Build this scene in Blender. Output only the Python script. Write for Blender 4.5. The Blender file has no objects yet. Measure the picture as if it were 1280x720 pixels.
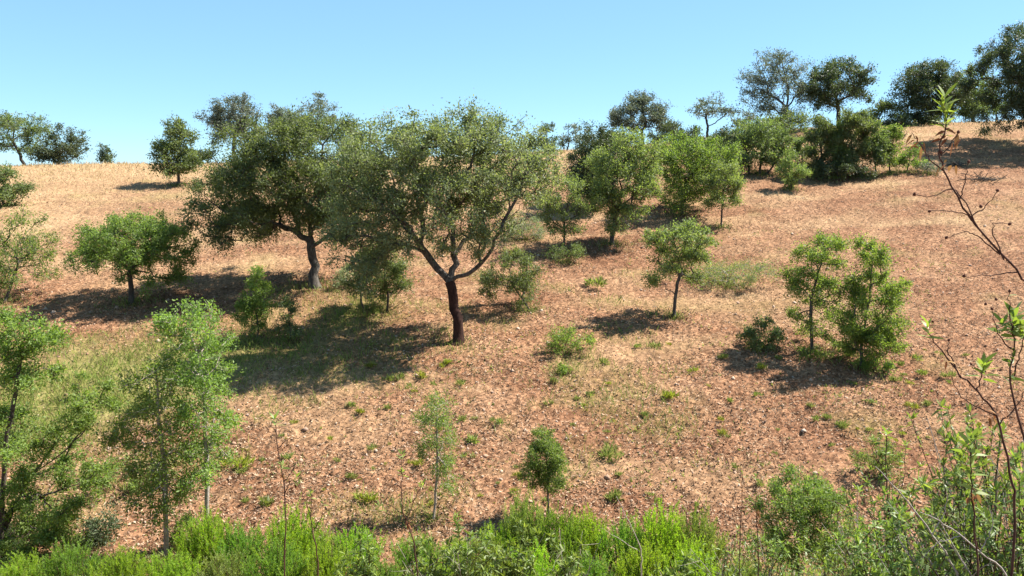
import bpy, math, random
import numpy as np
from mathutils import Vector

# ------------------------------------------------------------------ camera, sky, sun, exposure
S = bpy.context.scene
COL = S.collection
PITCH = math.radians(8.0)
FPX = 1005.0                                     # focal length in pixels of the 1280 wide photograph
cam_d = bpy.data.cameras.new('camera')
cam_d.sensor_width = 36.0
cam_d.lens = 36.0 * FPX / 1280.0
cam_d.clip_start = 0.05
cam_d.clip_end = 4000.0
cam = bpy.data.objects.new('camera', cam_d)
COL.objects.link(cam)
cam.location = (0, 0, 0)
cam.rotation_euler = (math.radians(90) - PITCH, 0, 0)
S.camera = cam

SUN_DIR = Vector((0.75, 0.19, 1.0)).normalized()
SUN_EL = math.asin(SUN_DIR.z)
SUN_AZ = math.atan2(SUN_DIR.x, SUN_DIR.y)
W = bpy.data.worlds.new('World')
S.world = W
W.use_nodes = True
wn, wl = W.node_tree.nodes, W.node_tree.links
wn.clear()
w_out = wn.new('ShaderNodeOutputWorld')
w_bg = wn.new('ShaderNodeBackground')
w_sky = wn.new('ShaderNodeTexSky')
w_sky.sky_type = 'NISHITA'
w_sky.sun_disc = False
w_sky.sun_elevation = SUN_EL
w_sky.sun_rotation = SUN_AZ
w_sky.altitude = 200.0
w_sky.air_density = 0.72
w_sky.dust_density = 0.15
w_sky.ozone_density = 1.6
w_hs = wn.new('ShaderNodeMix'); w_hs.data_type = 'RGBA'; w_hs.blend_type = 'MULTIPLY'
w_hs.inputs[0].default_value = 1.0
w_hs.inputs[7].default_value = (0.88, 1.08, 1.22, 1)      # the clear cyan cast of this sky
wl.new(w_sky.outputs[0], w_hs.inputs[6])
w_fl = wn.new('ShaderNodeMix'); w_fl.data_type = 'RGBA'
w_fl.inputs[0].default_value = 0.45
w_fl.inputs[7].default_value = (2.35, 4.55, 6.4, 1)        # thin bright summer air evens the gradient out
wl.new(w_hs.outputs[2], w_fl.inputs[6])
wl.new(w_fl.outputs[2], w_bg.inputs[0])
w_bg.inputs[1].default_value = 0.060
wl.new(w_bg.outputs[0], w_out.inputs[0])

sun_d = bpy.data.lights.new('sun', 'SUN')
sun_d.energy = 5.0
sun_d.angle = math.radians(0.5)
sun_d.color = (1.0, 0.945, 0.86)
sun = bpy.data.objects.new('sun', sun_d)
COL.objects.link(sun)
sun.rotation_euler = SUN_DIR.to_track_quat('Z', 'Y').to_euler()
sun.location = (40, 20, 60)

S.view_settings.view_transform = 'Standard'
S.view_settings.look = 'None'
S.view_settings.exposure = 1.6
S.view_settings.gamma = 1.0
S.render.engine = 'CYCLES'
S.cycles.max_bounces = 6
S.cycles.diffuse_bounces = 3
S.cycles.glossy_bounces = 2
S.cycles.transmission_bounces = 4

# ------------------------------------------------------------------ small maths
_rs = np.random.RandomState(7)
_LAT = _rs.rand(256, 256)


def vnoise(x, y):
    x = np.asarray(x, float); y = np.asarray(y, float)
    xi = np.floor(x); yi = np.floor(y)
    fx = x - xi; fy = y - yi
    fx = fx * fx * (3 - 2 * fx); fy = fy * fy * (3 - 2 * fy)
    xi = xi.astype(np.int64) & 255; yi = yi.astype(np.int64) & 255
    x1 = (xi + 1) & 255; y1 = (yi + 1) & 255
    a = _LAT[xi, yi]; b = _LAT[x1, yi]; c = _LAT[xi, y1]; d = _LAT[x1, y1]
    return (a + (b - a) * fx) * (1 - fy) + (c + (d - c) * fx) * fy


def fbm(x, y, o=3):
    r = 0.0; a = 1.0; t = 0.0
    for k in range(o):
        r = r + a * (vnoise(x * 2.03 ** k + 17.3 * k, y * 2.03 ** k + 5.1 * k) - 0.5)
        t += a; a *= 0.5
    return r / t


def sstep(a, b, x):
    t = np.clip((np.asarray(x, float) - a) / (b - a), 0, 1)
    return t * t * (3 - 2 * t)


def softplus(u):
    return np.where(u > 30, u, np.log1p(np.exp(np.minimum(u, 30))))


def height(x, y):
    """ground height: the near bank falls to a ravine, the far slope climbs to a crest"""
    x = np.asarray(x, float); y = np.asarray(y, float)
    zn = -1.65 - 0.1 * np.minimum(y, 3.0) - 0.515 * np.maximum(y - 3.0, 0)
    zn = np.where(y < 0, -1.65 + 0.1 * -y, zn)
    xx = np.clip(x, -90, 90)
    s = 0.1835 + 0.053 / (1 + np.exp(-(xx - 17.0) / 10.0))
    T = 59.0 + 0.09 * xx
    t = y - 19.0
    zf = -8.6 + s * (t - 1.12 * 4.0 * softplus((t - T) / 4.0))
    zf = zf + 0.55 * fbm(x / 13.0 + 3.0, y / 13.0, 2) * sstep(20, 34, y)
    zf = np.maximum(zf, -30)
    k = 0.9
    m = np.maximum(zn, zf)
    return m + k * np.log(np.exp((zn - m) / k) + np.exp((zf - m) / k)) - 0.25


CP, SP = math.cos(PITCH), math.sin(PITCH)


def ray(px, py):
    cx = (px - 640.0) / FPX; cy = (360.0 - py) / FPX
    return np.array([cx, CP + cy * SP, -SP + cy * CP])


def ground_at(px, py):
    """the point of the slope seen there"""
    d = ray(px, py)
    ts = np.concatenate([np.arange(12.0, 140.0, 0.1)])
    P = ts[:, None] * d[None]
    hit = np.nonzero(P[:, 2] < height(P[:, 0], P[:, 1]))[0]
    # skip the near bank
    hit = [h for h in hit if P[h, 1] > 14.5]
    if not hit:
        return None
    p = P[hit[0]]
    return np.array([p[0], p[1], float(height(p[0], p[1]))])


def point(px, py, Y):
    d = ray(px, py)
    return d * (Y / d[1])


# ------------------------------------------------------------------ mesh helpers
def new_obj(name, verts, faces_flat, face_sizes, mats, parent=None, mat_idx=None, smooth=False):
    me = bpy.data.meshes.new(name)
    verts = np.asarray(verts, np.float32)
    ff = np.asarray(faces_flat, np.int32); fs = np.asarray(face_sizes, np.int32)
    me.vertices.add(len(verts)); me.vertices.foreach_set('co', verts.ravel())
    me.loops.add(len(ff)); me.loops.foreach_set('vertex_index', ff)
    me.polygons.add(len(fs))
    st = np.zeros(len(fs), np.int32); st[1:] = np.cumsum(fs)[:-1]
    me.polygons.foreach_set('loop_start', st)
    me.polygons.foreach_set('loop_total', fs)
    if smooth:
        me.polygons.foreach_set('use_smooth', np.ones(len(fs), bool))
    for m in (mats if isinstance(mats, (list, tuple)) else [mats]):
        me.materials.append(m)
    if mat_idx is not None:
        me.polygons.foreach_set('material_index', np.asarray(mat_idx, np.int32))
    me.update(calc_edges=True)
    o = bpy.data.objects.new(name, me)
    COL.objects.link(o)
    if parent is not None:
        o.parent = parent
    return o


def tag(o, label=None, cat=None, group=None, kind=None):
    if label: o['label'] = label
    if cat: o['category'] = cat
    if group: o['group'] = group
    if kind: o['kind'] = kind
    return o


def empty(name, loc, label, cat, group=None):
    e = bpy.data.objects.new(name, None)
    COL.objects.link(e)
    e.location = [float(v) for v in loc]
    e.empty_display_size = 0.3
    return tag(e, label, cat, group)


class Tubes:
    def __init__(self):
        self.v = []; self.f = []; self.n = 0

    def add(self, pts, rad, sides=6):
        pts = np.asarray(pts, float); rad = np.asarray(rad, float)
        if len(pts) < 2: return
        tan = np.gradient(pts, axis=0)
        tan /= np.linalg.norm(tan, axis=1)[:, None] + 1e-9
        ref = np.array([0.31, 0.95, 0.1])
        a = np.cross(tan, ref); ln = np.linalg.norm(a, axis=1)[:, None]
        a = np.where(ln < 1e-3, np.array([1.0, 0, 0]), a / (ln + 1e-9))
        b = np.cross(tan, a)
        th = np.arange(sides) * 2 * math.pi / sides
        ring = a[:, None, :] * np.cos(th)[None, :, None] + b[:, None, :] * np.sin(th)[None, :, None]
        v = pts[:, None, :] + ring * rad[:, None, None]
        n = len(pts)
        i = np.arange(n - 1)[:, None] * sides; j = np.arange(sides)[None]
        k = (np.arange(sides) + 1) % sides
        q = np.stack([i + j, i + k[None], i + sides + k[None], i + sides + j], -1).reshape(-1, 4) + self.n
        self.v.append(v.reshape(-1, 3)); self.f.append(q); self.n += n * sides

    def build(self, name, mat, parent=None, origin=None):
        if not self.v: return None
        v = np.concatenate(self.v); f = np.concatenate(self.f)
        if origin is not None: v = v - origin
        return new_obj(name, v, f.ravel(), np.full(len(f), 4), mat, parent, smooth=True)


def unit(a):
    return a / (np.linalg.norm(a, axis=-1, keepdims=True) + 1e-9)


def leaf_quads(rng, base, axis, L, Wd, up=0.5, fold=0.18, face=None):
    """diamond leaves slightly folded on the midrib; returns verts (n*4), quads"""
    n = len(base)
    axis = unit(axis)
    nn = rng.normal(size=(n, 3)) * 0.8; nn[:, 2] += up
    if face is not None: nn = nn * .75 + face
    s = unit(np.cross(nn, axis)); nrm = np.cross(axis, s)
    L = np.asarray(L).reshape(-1, 1); Wd = np.asarray(Wd).reshape(-1, 1)
    mid = base + axis * L * 0.5 - nrm * Wd * fold
    v = np.stack([base, mid + s * Wd * 0.5, base + axis * L, mid - s * Wd * 0.5], 1).reshape(-1, 3)
    return v, np.arange(n * 4).reshape(-1, 4)


def quads_obj(name, v, mat, parent=None):
    n = len(v) // 4
    return new_obj(name, v, np.arange(n * 4), np.full(n, 4), mat, parent)


def long_leaves(rng, base, axis, L, Wd, droop=0.3):
    """lanceolate blades, three quads long, bending down towards the tip; 8 verts each"""
    n = len(base); axis = unit(axis)
    nn = rng.normal(size=(n, 3)) * 0.5; nn[:, 2] += 0.8
    s = unit(np.cross(nn, axis))
    L = np.asarray(L).reshape(-1, 1) * np.ones((n, 1)); Wd = np.asarray(Wd).reshape(-1, 1) * np.ones((n, 1))
    rows = []
    for t, w in ((0, .25), (.33, 1.0), (.68, .8), (1.0, .06)):
        c = base + axis * L * t - np.array([0, 0, 1.0]) * L * droop * t * t
        rows += [c - s * Wd * w * .5, c + s * Wd * w * .5]
    v = np.stack(rows, 1).reshape(-1, 3)
    o = (np.arange(n) * 8)[:, None]
    q = np.concatenate([o + np.array([[0, 1, 3, 2]]), o + np.array([[2, 3, 5, 4]]), o + np.array([[4, 5, 7, 6]])], 0)
    return v, q


# ------------------------------------------------------------------ materials
def nodes(name):
    m = bpy.data.materials.new(name); m.use_nodes = True
    nt = m.node_tree; nt.nodes.clear()
    return m, nt.nodes, nt.links


def ramp(N, stops):
    r = N.new('ShaderNodeValToRGB')
    el = r.color_ramp.elements
    while len(el) < len(stops): el.new(0.5)
    for e, (p, c) in zip(el, stops):
        e.position = p; e.color = (*c, 1)
    return r


def leaf_mat(name, cols, trans=0.35, tcol=None, rough=0.5, spec=0.22, clump=0.9):
    """leaves: each leaf its own tone, whole sprays leaning lighter or darker, light passing through"""
    m, N, K = nodes(name)
    out = N.new('ShaderNodeOutputMaterial')
    geo = N.new('ShaderNodeNewGeometry')
    tc = N.new('ShaderNodeTexCoord')
    nz = N.new('ShaderNodeTexNoise'); nz.inputs['Scale'].default_value = clump; nz.inputs['Detail'].default_value = 2
    K.new(tc.outputs['Object'], nz.inputs['Vector'])
    ma = N.new('ShaderNodeMath'); ma.operation = 'MULTIPLY_ADD'
    K.new(nz.outputs[0], ma.inputs[0]); ma.inputs[1].default_value = 1.3; ma.inputs[2].default_value = -0.4
    mb = N.new('ShaderNodeMath'); mb.operation = 'MULTIPLY_ADD'
    K.new(geo.outputs['Random Per Island'], mb.inputs[0]); mb.inputs[1].default_value = 0.55
    K.new(ma.outputs[0], mb.inputs[2])
    r = ramp(N, [(i / (len(cols) - 1), c) for i, c in enumerate(cols)])
    K.new(mb.outputs[0], r.inputs[0])
    oi = N.new('ShaderNodeObjectInfo')
    hv = N.new('ShaderNodeHueSaturation')
    for a_, b_, sock in ((.024, .488, 'Hue'), (.30, .88, 'Value')):
        q_ = N.new('ShaderNodeMath'); q_.operation = 'MULTIPLY_ADD'
        K.new(oi.outputs['Random'], q_.inputs[0]); q_.inputs[1].default_value = a_; q_.inputs[2].default_value = b_
        K.new(q_.outputs[0], hv.inputs[sock])
    K.new(r.outputs[0], hv.inputs['Color'])
    p = N.new('ShaderNodeBsdfPrincipled')
    p.inputs['Roughness'].default_value = rough
    p.inputs['Specular IOR Level'].default_value = spec
    K.new(hv.outputs[0], p.inputs['Base Color'])
    t = N.new('ShaderNodeBsdfTranslucent')
    mx = N.new('ShaderNodeMix'); mx.data_type = 'RGBA'; mx.blend_type = 'MULTIPLY'; mx.inputs[0].default_value = 1
    K.new(hv.outputs[0], mx.inputs[6]); mx.inputs[7].default_value = (*(tcol or (1.5, 1.6, 0.6)), 1)
    K.new(mx.outputs[2], t.inputs[0])
    sh = N.new('ShaderNodeMixShader'); sh.inputs[0].default_value = trans
    K.new(p.outputs[0], sh.inputs[1]); K.new(t.outputs[0], sh.inputs[2])
    K.new(sh.outputs[0], out.inputs[0])
    return m


def bark_mat(name, c1, c2, scale=9.0, bump=0.6):
    m, N, K = nodes(name)
    out = N.new('ShaderNodeOutputMaterial')
    tc = N.new('ShaderNodeTexCoord'); mp = N.new('ShaderNodeMapping')
    mp.inputs['Scale'].default_value = (1, 1, 0.3)
    K.new(tc.outputs['Object'], mp.inputs[0])
    nz = N.new('ShaderNodeTexNoise'); nz.inputs['Scale'].default_value = scale; nz.inputs['Detail'].default_value = 6
    nz.inputs['Roughness'].default_value = 0.7
    K.new(mp.outputs[0], nz.inputs['Vector'])
    r = ramp(N, [(0.35, c1), (0.65, c2)])
    K.new(nz.outputs[0], r.inputs[0])
    p = N.new('ShaderNodeBsdfPrincipled'); p.inputs['Roughness'].default_value = 0.9
    p.inputs['Specular IOR Level'].default_value = 0.15
    K.new(r.outputs[0], p.inputs['Base Color'])
    b = N.new('ShaderNodeBump'); b.inputs['Strength'].default_value = bump; b.inputs['Distance'].default_value = 0.04
    K.new(nz.outputs[0], b.inputs['Height']); K.new(b.outputs[0], p.inputs['Normal'])
    K.new(p.outputs[0], out.inputs[0])
    return m


def island_mat(name, cols, rough=0.85, trans=0.0):
    m, N, K = nodes(name)
    out = N.new('ShaderNodeOutputMaterial'); geo = N.new('ShaderNodeNewGeometry')
    r = ramp(N, [(i / (len(cols) - 1), c) for i, c in enumerate(cols)])
    K.new(geo.outputs['Random Per Island'], r.inputs[0])
    p = N.new('ShaderNodeBsdfPrincipled'); p.inputs['Roughness'].default_value = rough
    p.inputs['Specular IOR Level'].default_value = 0.2
    K.new(r.outputs[0], p.inputs['Base Color'])
    if trans:
        t = N.new('ShaderNodeBsdfTranslucent'); K.new(r.outputs[0], t.inputs[0])
        sh = N.new('ShaderNodeMixShader'); sh.inputs[0].default_value = trans
        K.new(p.outputs[0], sh.inputs[1]); K.new(t.outputs[0], sh.inputs[2]); K.new(sh.outputs[0], out.inputs[0])
    else:
        K.new(p.outputs[0], out.inputs[0])
    return m


M = {
    'oak': leaf_mat('oak_leaves', [(.062, .090, .034), (.128, .165, .068), (.200, .235, .115)], .44, (1.4, 1.5, .55)),
    'oak_olive': leaf_mat('olive_oak_leaves', [(.078, .096, .046), (.158, .182, .090), (.250, .270, .155)], .44, (1.4, 1.5, .6)),
    'oak_grey': leaf_mat('grey_oak_leaves', [(.070, .088, .068), (.125, .146, .112), (.190, .210, .165)], .34, (1.2, 1.3, .7)),
    'oak_dark': leaf_mat('dark_oak_leaves', [(.036, .050, .026), (.072, .092, .046), (.120, .142, .076)], .30, (1.3, 1.5, .5)),
    'bright': leaf_mat('young_leaves', [(.100, .152, .036), (.160, .228, .060), (.245, .312, .105)], .52, (1.4, 1.5, .5)),
    'fresh': leaf_mat('fresh_leaves', [(.085, .135, .034), (.145, .210, .058), (.225, .288, .098)], .50, (1.4, 1.5, .55)),
    'young': leaf_mat('young_oak_leaves', [(.098, .130, .046), (.155, .194, .076), (.235, .270, .125)], .48, (1.4, 1.5, .55)),
    'pale': leaf_mat('pale_leaves', [(.130, .170, .085), (.200, .240, .125), (.280, .315, .190)], .46, (1.2, 1.3, .7)),
    'heath': leaf_mat('heath_needles', [(.150, .255, .030), (.240, .375, .050), (.340, .460, .095)], .60, (1.4, 1.4, .4), clump=2.0),
    'heath_green': leaf_mat('green_heath_needles', [(.095, .185, .034), (.165, .290, .055), (.250, .370, .095)], .56, (1.4, 1.4, .4), clump=2.0),
    'heath_dull': leaf_mat('dull_heath_needles', [(.120, .165, .042), (.200, .255, .070), (.300, .345, .125)], .52, (1.3, 1.35, .5), clump=2.0),
    'rock': leaf_mat('rockrose_leaves', [(.062, .098, .030), (.118, .172, .052), (.205, .262, .098)], .40, (1.5, 1.6, .4), .42, .22, clump=6.0),
    'rock_tip': leaf_mat('rockrose_shoots', [(.130, .180, .045), (.180, .240, .060), (.270, .320, .110)], .42, (1.4, 1.5, .5), .42, .22, clump=6.0),
    'rusty': island_mat('rusty_leaves', [(.13, .045, .02), (.22, .09, .035), (.30, .17, .06)], .6, .3),
    'weed': leaf_mat('weed_leaves', [(.110, .145, .050), (.180, .215, .080), (.280, .290, .130)], .45, (1.3, 1.4, .5), clump=3.0),
    'weed_yellow': leaf_mat('yellow_weed_leaves', [(.170, .190, .030), (.240, .260, .045), (.330, .330, .080)], .40, (1.2, 1.3, .5), clump=3.0),
    'straw': island_mat('dry_grass', [(.30, .20, .09), (.42, .30, .15), (.55, .42, .23), (.36, .29, .12)], .8, .35),
    'meadow': island_mat('meadow_grass', [(.14, .20, .035), (.22, .26, .055), (.31, .30, .09), (.12, .20, .035), (.27, .31, .06)], .7, .4),
    'litter': island_mat('leaf_litter', [(.080, .044, .026), (.190, .106, .060), (.285, .176, .104), (.46, .335, .225), (.135, .074, .043), (.34, .228, .142)], .9),
    'fallen': island_mat('fallen_oak_leaves', [(.06, .034, .02), (.13, .072, .04), (.20, .12, .07), (.27, .18, .11)], .9),
    'stone': island_mat('stones', [(.24, .135, .085), (.33, .21, .14), (.44, .34, .26), (.20, .11, .07)], .9),
    'bark': bark_mat('cork_bark', (.030, .026, .022), (.150, .132, .112), 12.0, .9),
    'bark_red': bark_mat('stripped_cork', (.018, .010, .008), (.062, .030, .022), 11.0, .9),
    'bark_dark': bark_mat('dark_bark', (.035, .028, .022), (.11, .092, .075)),
    'bark_pale': bark_mat('pale_bark', (.16, .13, .105), (.44, .38, .32), 14.0),
    'stem': bark_mat('rockrose_stems', (.035, .018, .013), (.12, .060, .042), 40.0, .2),
    'stem_grey': bark_mat('dead_stems', (.16, .13, .11), (.40, .35, .30), 40.0, .2),
    'pod': bark_mat('seed_pods', (.035, .016, .012), (.14, .055, .035), 60.0, .2),
}

# ------------------------------------------------------------------ the ground
def meadow_mask(x, y):
    n = fbm(x / 2.2, y / 2.2, 3)
    a = np.exp(-(((x + 14.5) / 5.5) ** 2 + ((y - 27.0) / 4.2) ** 2))
    b = 0.45 * np.exp(-(((x + 7.0) / 2.6) ** 2 + ((y - 34.0) / 3.0) ** 2))
    c = 0.25 * np.exp(-(((x - 2.5) / 2.2) ** 2 + ((y - 29.0) / 3.5) ** 2))
    d = 0.22 * np.exp(-(((x + 10.0) / 3.0) ** 2 + ((y - 29.5) / 1.6) ** 2))
    return np.clip((a + b + c + d) * 1.25 + n * 1.1 - 0.08, 0, 1)


def straw_mask(x, y):
    n = fbm(x / 6.0, y / 3.0, 3)
    return np.clip(sstep(42, 84, y + 24 * n - 0.30 * x) * 0.95 + 0.45 * sstep(.0, .3, n) + .40 * sstep(.12, .36, fbm(x / 2.6 + 31, y / 1.3, 3)), 0, 1)


def soil_bumps(x, y):
    far = sstep(16.5, 19.5, y)
    r = 0.10 * fbm(x * 0.9, y * 0.9, 2) + 0.13 * fbm(x * 3.1, y * 3.1, 2) + 0.12 * fbm(x * 7.0, y * 7.0, 2)
    u = y * 0.92 - x * 0.38 + 0.8 * fbm(x / 4, y / 4, 2)
    r = r + 0.030 * np.sin(u * 2 * math.pi / 0.85) * np.clip(0.6 + 2.2 * fbm(x / 5 + 9, y / 5, 2), 0, 1)
    return r * far + (1 - far) * 0.12 * fbm(x * 1.5, y * 1.5, 2)


def build_ground():
    ys = list(np.arange(-40, 13.5, 0.5)); y = 13.5
    while y < 98: ys.append(y); y *= 1.0042
    while y < 420: ys.append(y); y *= 1.05
    ys = np.array(ys)
    t = np.linspace(-1, 1, 840)
    e = 1 + 0.06 * (1.17 ** np.arange(1, 26) - 1)
    t = np.concatenate([-e[::-1], t, e])
    X = t[None, :] * (0.70 * np.maximum(np.abs(ys), 3)[:, None] + 6.0)
    Y = np.repeat(ys[:, None], len(t), 1)
    Z = height(X, Y) + soil_bumps(X, Y)
    nr, nc = X.shape
    v = np.stack([X, Y, Z], -1).reshape(-1, 3)
    i = np.arange(nr - 1)[:, None] * nc + np.arange(nc - 1)[None]
    q = np.stack([i, i + 1, i + nc + 1, i + nc], -1).reshape(-1, 4)
    m, N, K = nodes('dry_hillside_soil')
    out = N.new('ShaderNodeOutputMaterial'); tc = N.new('ShaderNodeTexCoord')
    a1 = N.new('ShaderNodeAttribute'); a1.attribute_name = 'straw'
    a2 = N.new('ShaderNodeAttribute'); a2.attribute_name = 'meadow'
    def noise(sc, det=4, rough=.6):
        z = N.new('ShaderNodeTexNoise'); z.inputs['Scale'].default_value = sc
        z.inputs['Detail'].default_value = det; z.inputs['Roughness'].default_value = rough
        K.new(tc.outputs['Object'], z.inputs['Vector']); return z
    n1 = noise(0.33, 5); n2 = noise(7.0, 7, .85); n3 = noise(1.6, 4)
    def mix(fac, a, b, bt='MIX'):
        x = N.new('ShaderNodeMix'); x.data_type = 'RGBA'; x.blend_type = bt
        if isinstance(fac, float): x.inputs[0].default_value = fac
        else: K.new(fac, x.inputs[0])
        for s_, c in ((6, a), (7, b)):
            if isinstance(c, tuple): x.inputs[s_].default_value = (*c, 1)
            else: K.new(c, x.inputs[s_])
        return x.outputs[2]
    soil = ramp(N, [(.30, (.152, .074, .041)), (.50, (.214, .115, .066)), (.70, (.270, .160, .096))]); K.new(n1.outputs[0], soil.inputs[0])
    grain = ramp(N, [(.33, (.32, .28, .26)), (.46, (.80, .77, .74)), (.58, (1.15, 1.13, 1.10)), (.70, (1.75, 1.75, 1.72))]); K.new(n2.outputs[0], grain.inputs[0])
    vo = N.new('ShaderNodeTexVoronoi'); vo.inputs['Scale'].default_value = 11.0; vo.inputs['Randomness'].default_value = 1.0
    wob = N.new('ShaderNodeMix'); wob.data_type = 'VECTOR'; wob.inputs[0].default_value = .10
    nv = noise(5.0, 3); K.new(tc.outputs['Object'], wob.inputs[4]); K.new(nv.outputs['Color'], wob.inputs[5]); K.new(wob.outputs[1], vo.inputs['Vector'])
    chips = ramp(N, [(.05, (.42, .37, .33)), (.30, (.80, .76, .72)), (.60, (1.05, 1.03, 1.0)), (.92, (1.55, 1.55, 1.5))])
    sepc = N.new('ShaderNodeSeparateColor'); K.new(vo.outputs['Color'], sepc.inputs[0]); K.new(sepc.outputs[0], chips.inputs[0])
    c00 = mix(1.0, soil.outputs[0], grain.outputs[0], 'MULTIPLY')
    c0 = mix(.8, c00, chips.outputs[0], 'MULTIPLY')
    straw = ramp(N, [(.30, (.24, .148, .078)), (.55, (.335, .222, .124)), (.72, (.44, .318, .188))]); K.new(n2.outputs[0], straw.inputs[0])
    mead = ramp(N, [(.30, (.11, .105, .030)), (.55, (.19, .170, .058)), (.72, (.28, .225, .095))]); K.new(n3.outputs[0], mead.inputs[0])
    st2 = mix(.45, straw.outputs[0], chips.outputs[0], 'MULTIPLY')
    c1 = mix(a1.outputs['Fac'], c0, st2)
    c2 = mix(a2.outputs['Fac'], c1, mead.outputs[0])
    p = N.new('ShaderNodeBsdfPrincipled'); p.inputs['Roughness'].default_value = .95
    p.inputs['Specular IOR Level'].default_value = .1
    K.new(c2, p.inputs['Base Color'])
    b = N.new('ShaderNodeBump'); b.inputs['Strength'].default_value = .8; b.inputs['Distance'].default_value = .05
    hm = N.new('ShaderNodeMath'); hm.operation = 'MULTIPLY_ADD'; K.new(sepc.outputs[1], hm.inputs[0]); hm.inputs[1].default_value = .7; K.new(n2.outputs[0], hm.inputs[2])
    K.new(hm.outputs[0], b.inputs['Height']); K.new(b.outputs[0], p.inputs['Normal'])
    K.new(p.outputs[0], out.inputs[0])
    o = new_obj('hillside', v, q.ravel(), np.full(len(q), 4), m, smooth=True)
    for nm, f in (('straw', straw_mask), ('meadow', meadow_mask)):
        at = o.data.attributes.new(nm, 'FLOAT', 'POINT')
        at.data.foreach_set('value', f(X.ravel(), Y.ravel()).astype(np.float32))
    tag(o, 'reddish brown dry hillside of bare broken soil rising to a straw coloured crest', 'hillside', kind='structure')
    return o


build_ground()


def scatter(rng, n, y0, y1, wide=0.72):
    """points over the slope, denser towards the viewer's end"""
    y = y0 * (y1 / y0) ** rng.random(n)
    x = (rng.random(n) * 2 - 1) * (wide * y + 2)
    return x, y


def build_litter():
    rng = np.random.RandomState(3)
    x, y = scatter(rng, 430000, 17.2, 70)
    keep = rng.random(len(x)) < np.clip(.60 - 0.42 * straw_mask(x, y) + 1.5 * fbm(x / 2.4, y / 1.6, 3), .06, 1) * (1 - .7 * meadow_mask(x, y))
    x, y = x[keep], y[keep]
    n = len(x)
    b = np.stack([x, y, height(x, y) + soil_bumps(x, y) + rng.random(n) * .035], 1)
    ax = rng.normal(size=(n, 3)); ax[:, 2] *= .45
    long_ = rng.random(n) < .55
    L_ = np.where(long_, rng.uniform(.06, .20, n), rng.uniform(.03, .10, n))
    W_ = np.where(long_, rng.uniform(.014, .035, n), rng.uniform(.025, .06, n))
    v, q = leaf_quads(rng, b, ax, L_, W_, up=.7, fold=.25)
    tag(quads_obj('leaf_litter', v, M['litter']), 'brown and tan dead leaves and chips strewn over the bare soil', 'leaf litter', kind='stuff')
    # stones and clods
    x, y = scatter(rng, 15000, 17.5, 60)
    keep = rng.random(len(x)) < np.clip(1.0 - 0.6 * straw_mask(x, y) - .7 * meadow_mask(x, y), .05, 1)
    x, y = x[keep], y[keep]; n = len(x)
    c = np.stack([x, y, height(x, y) + soil_bumps(x, y)], 1)
    r = .018 + .045 * rng.random(n) ** 3.0 + .09 * rng.random(n) ** 40
    o6 = np.array([[1, 0, 0], [0, 1, 0], [-1, 0, 0], [0, -1, 0], [0, 0, .8], [0, 0, -.6]])
    an = rng.random(n) * 6.28; ca, sa = np.cos(an), np.sin(an)
    vv = o6[None] * rng.uniform(.6, 1.4, (n, 6, 1)) * r[:, None, None]
    vv = np.stack([vv[..., 0] * ca[:, None] - vv[..., 1] * sa[:, None], vv[..., 0] * sa[:, None] + vv[..., 1] * ca[:, None], vv[..., 2]], -1) + c[:, None]
    tri = np.array([[0, 1, 4], [1, 2, 4], [2, 3, 4], [3, 0, 4], [1, 0, 5], [2, 1, 5], [3, 2, 5], [0, 3, 5]])
    f = (np.arange(n) * 6)[:, None, None] + tri[None]
    tag(new_obj('stones', vv.reshape(-1, 3), f.ravel(), np.full(n * 8, 3), M['stone']),
        'small reddish and pale stones and clods lying on the slope', 'stones', kind='stuff')


def blades(rng, x, y, h, w, lean=.35):
    n = len(x)
    b = np.stack([x, y, height(x, y) + soil_bumps(x, y) - .01], 1)
    a = rng.random(n) * 6.28
    d = np.stack([np.cos(a), np.sin(a), np.zeros(n)], 1)
    l = rng.normal(size=(n, 3)) * lean; l[:, 2] = 1
    tip = b + unit(l) * h[:, None]
    m = b + (tip - b) * .55 + np.array([0, 0, 1]) * (h * .08)[:, None]
    v = np.stack([b - d * w[:, None] * .5, b + d * w[:, None] * .5, m + d * w[:, None] * .4, tip], 1)
    return v.reshape(-1, 3)


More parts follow.
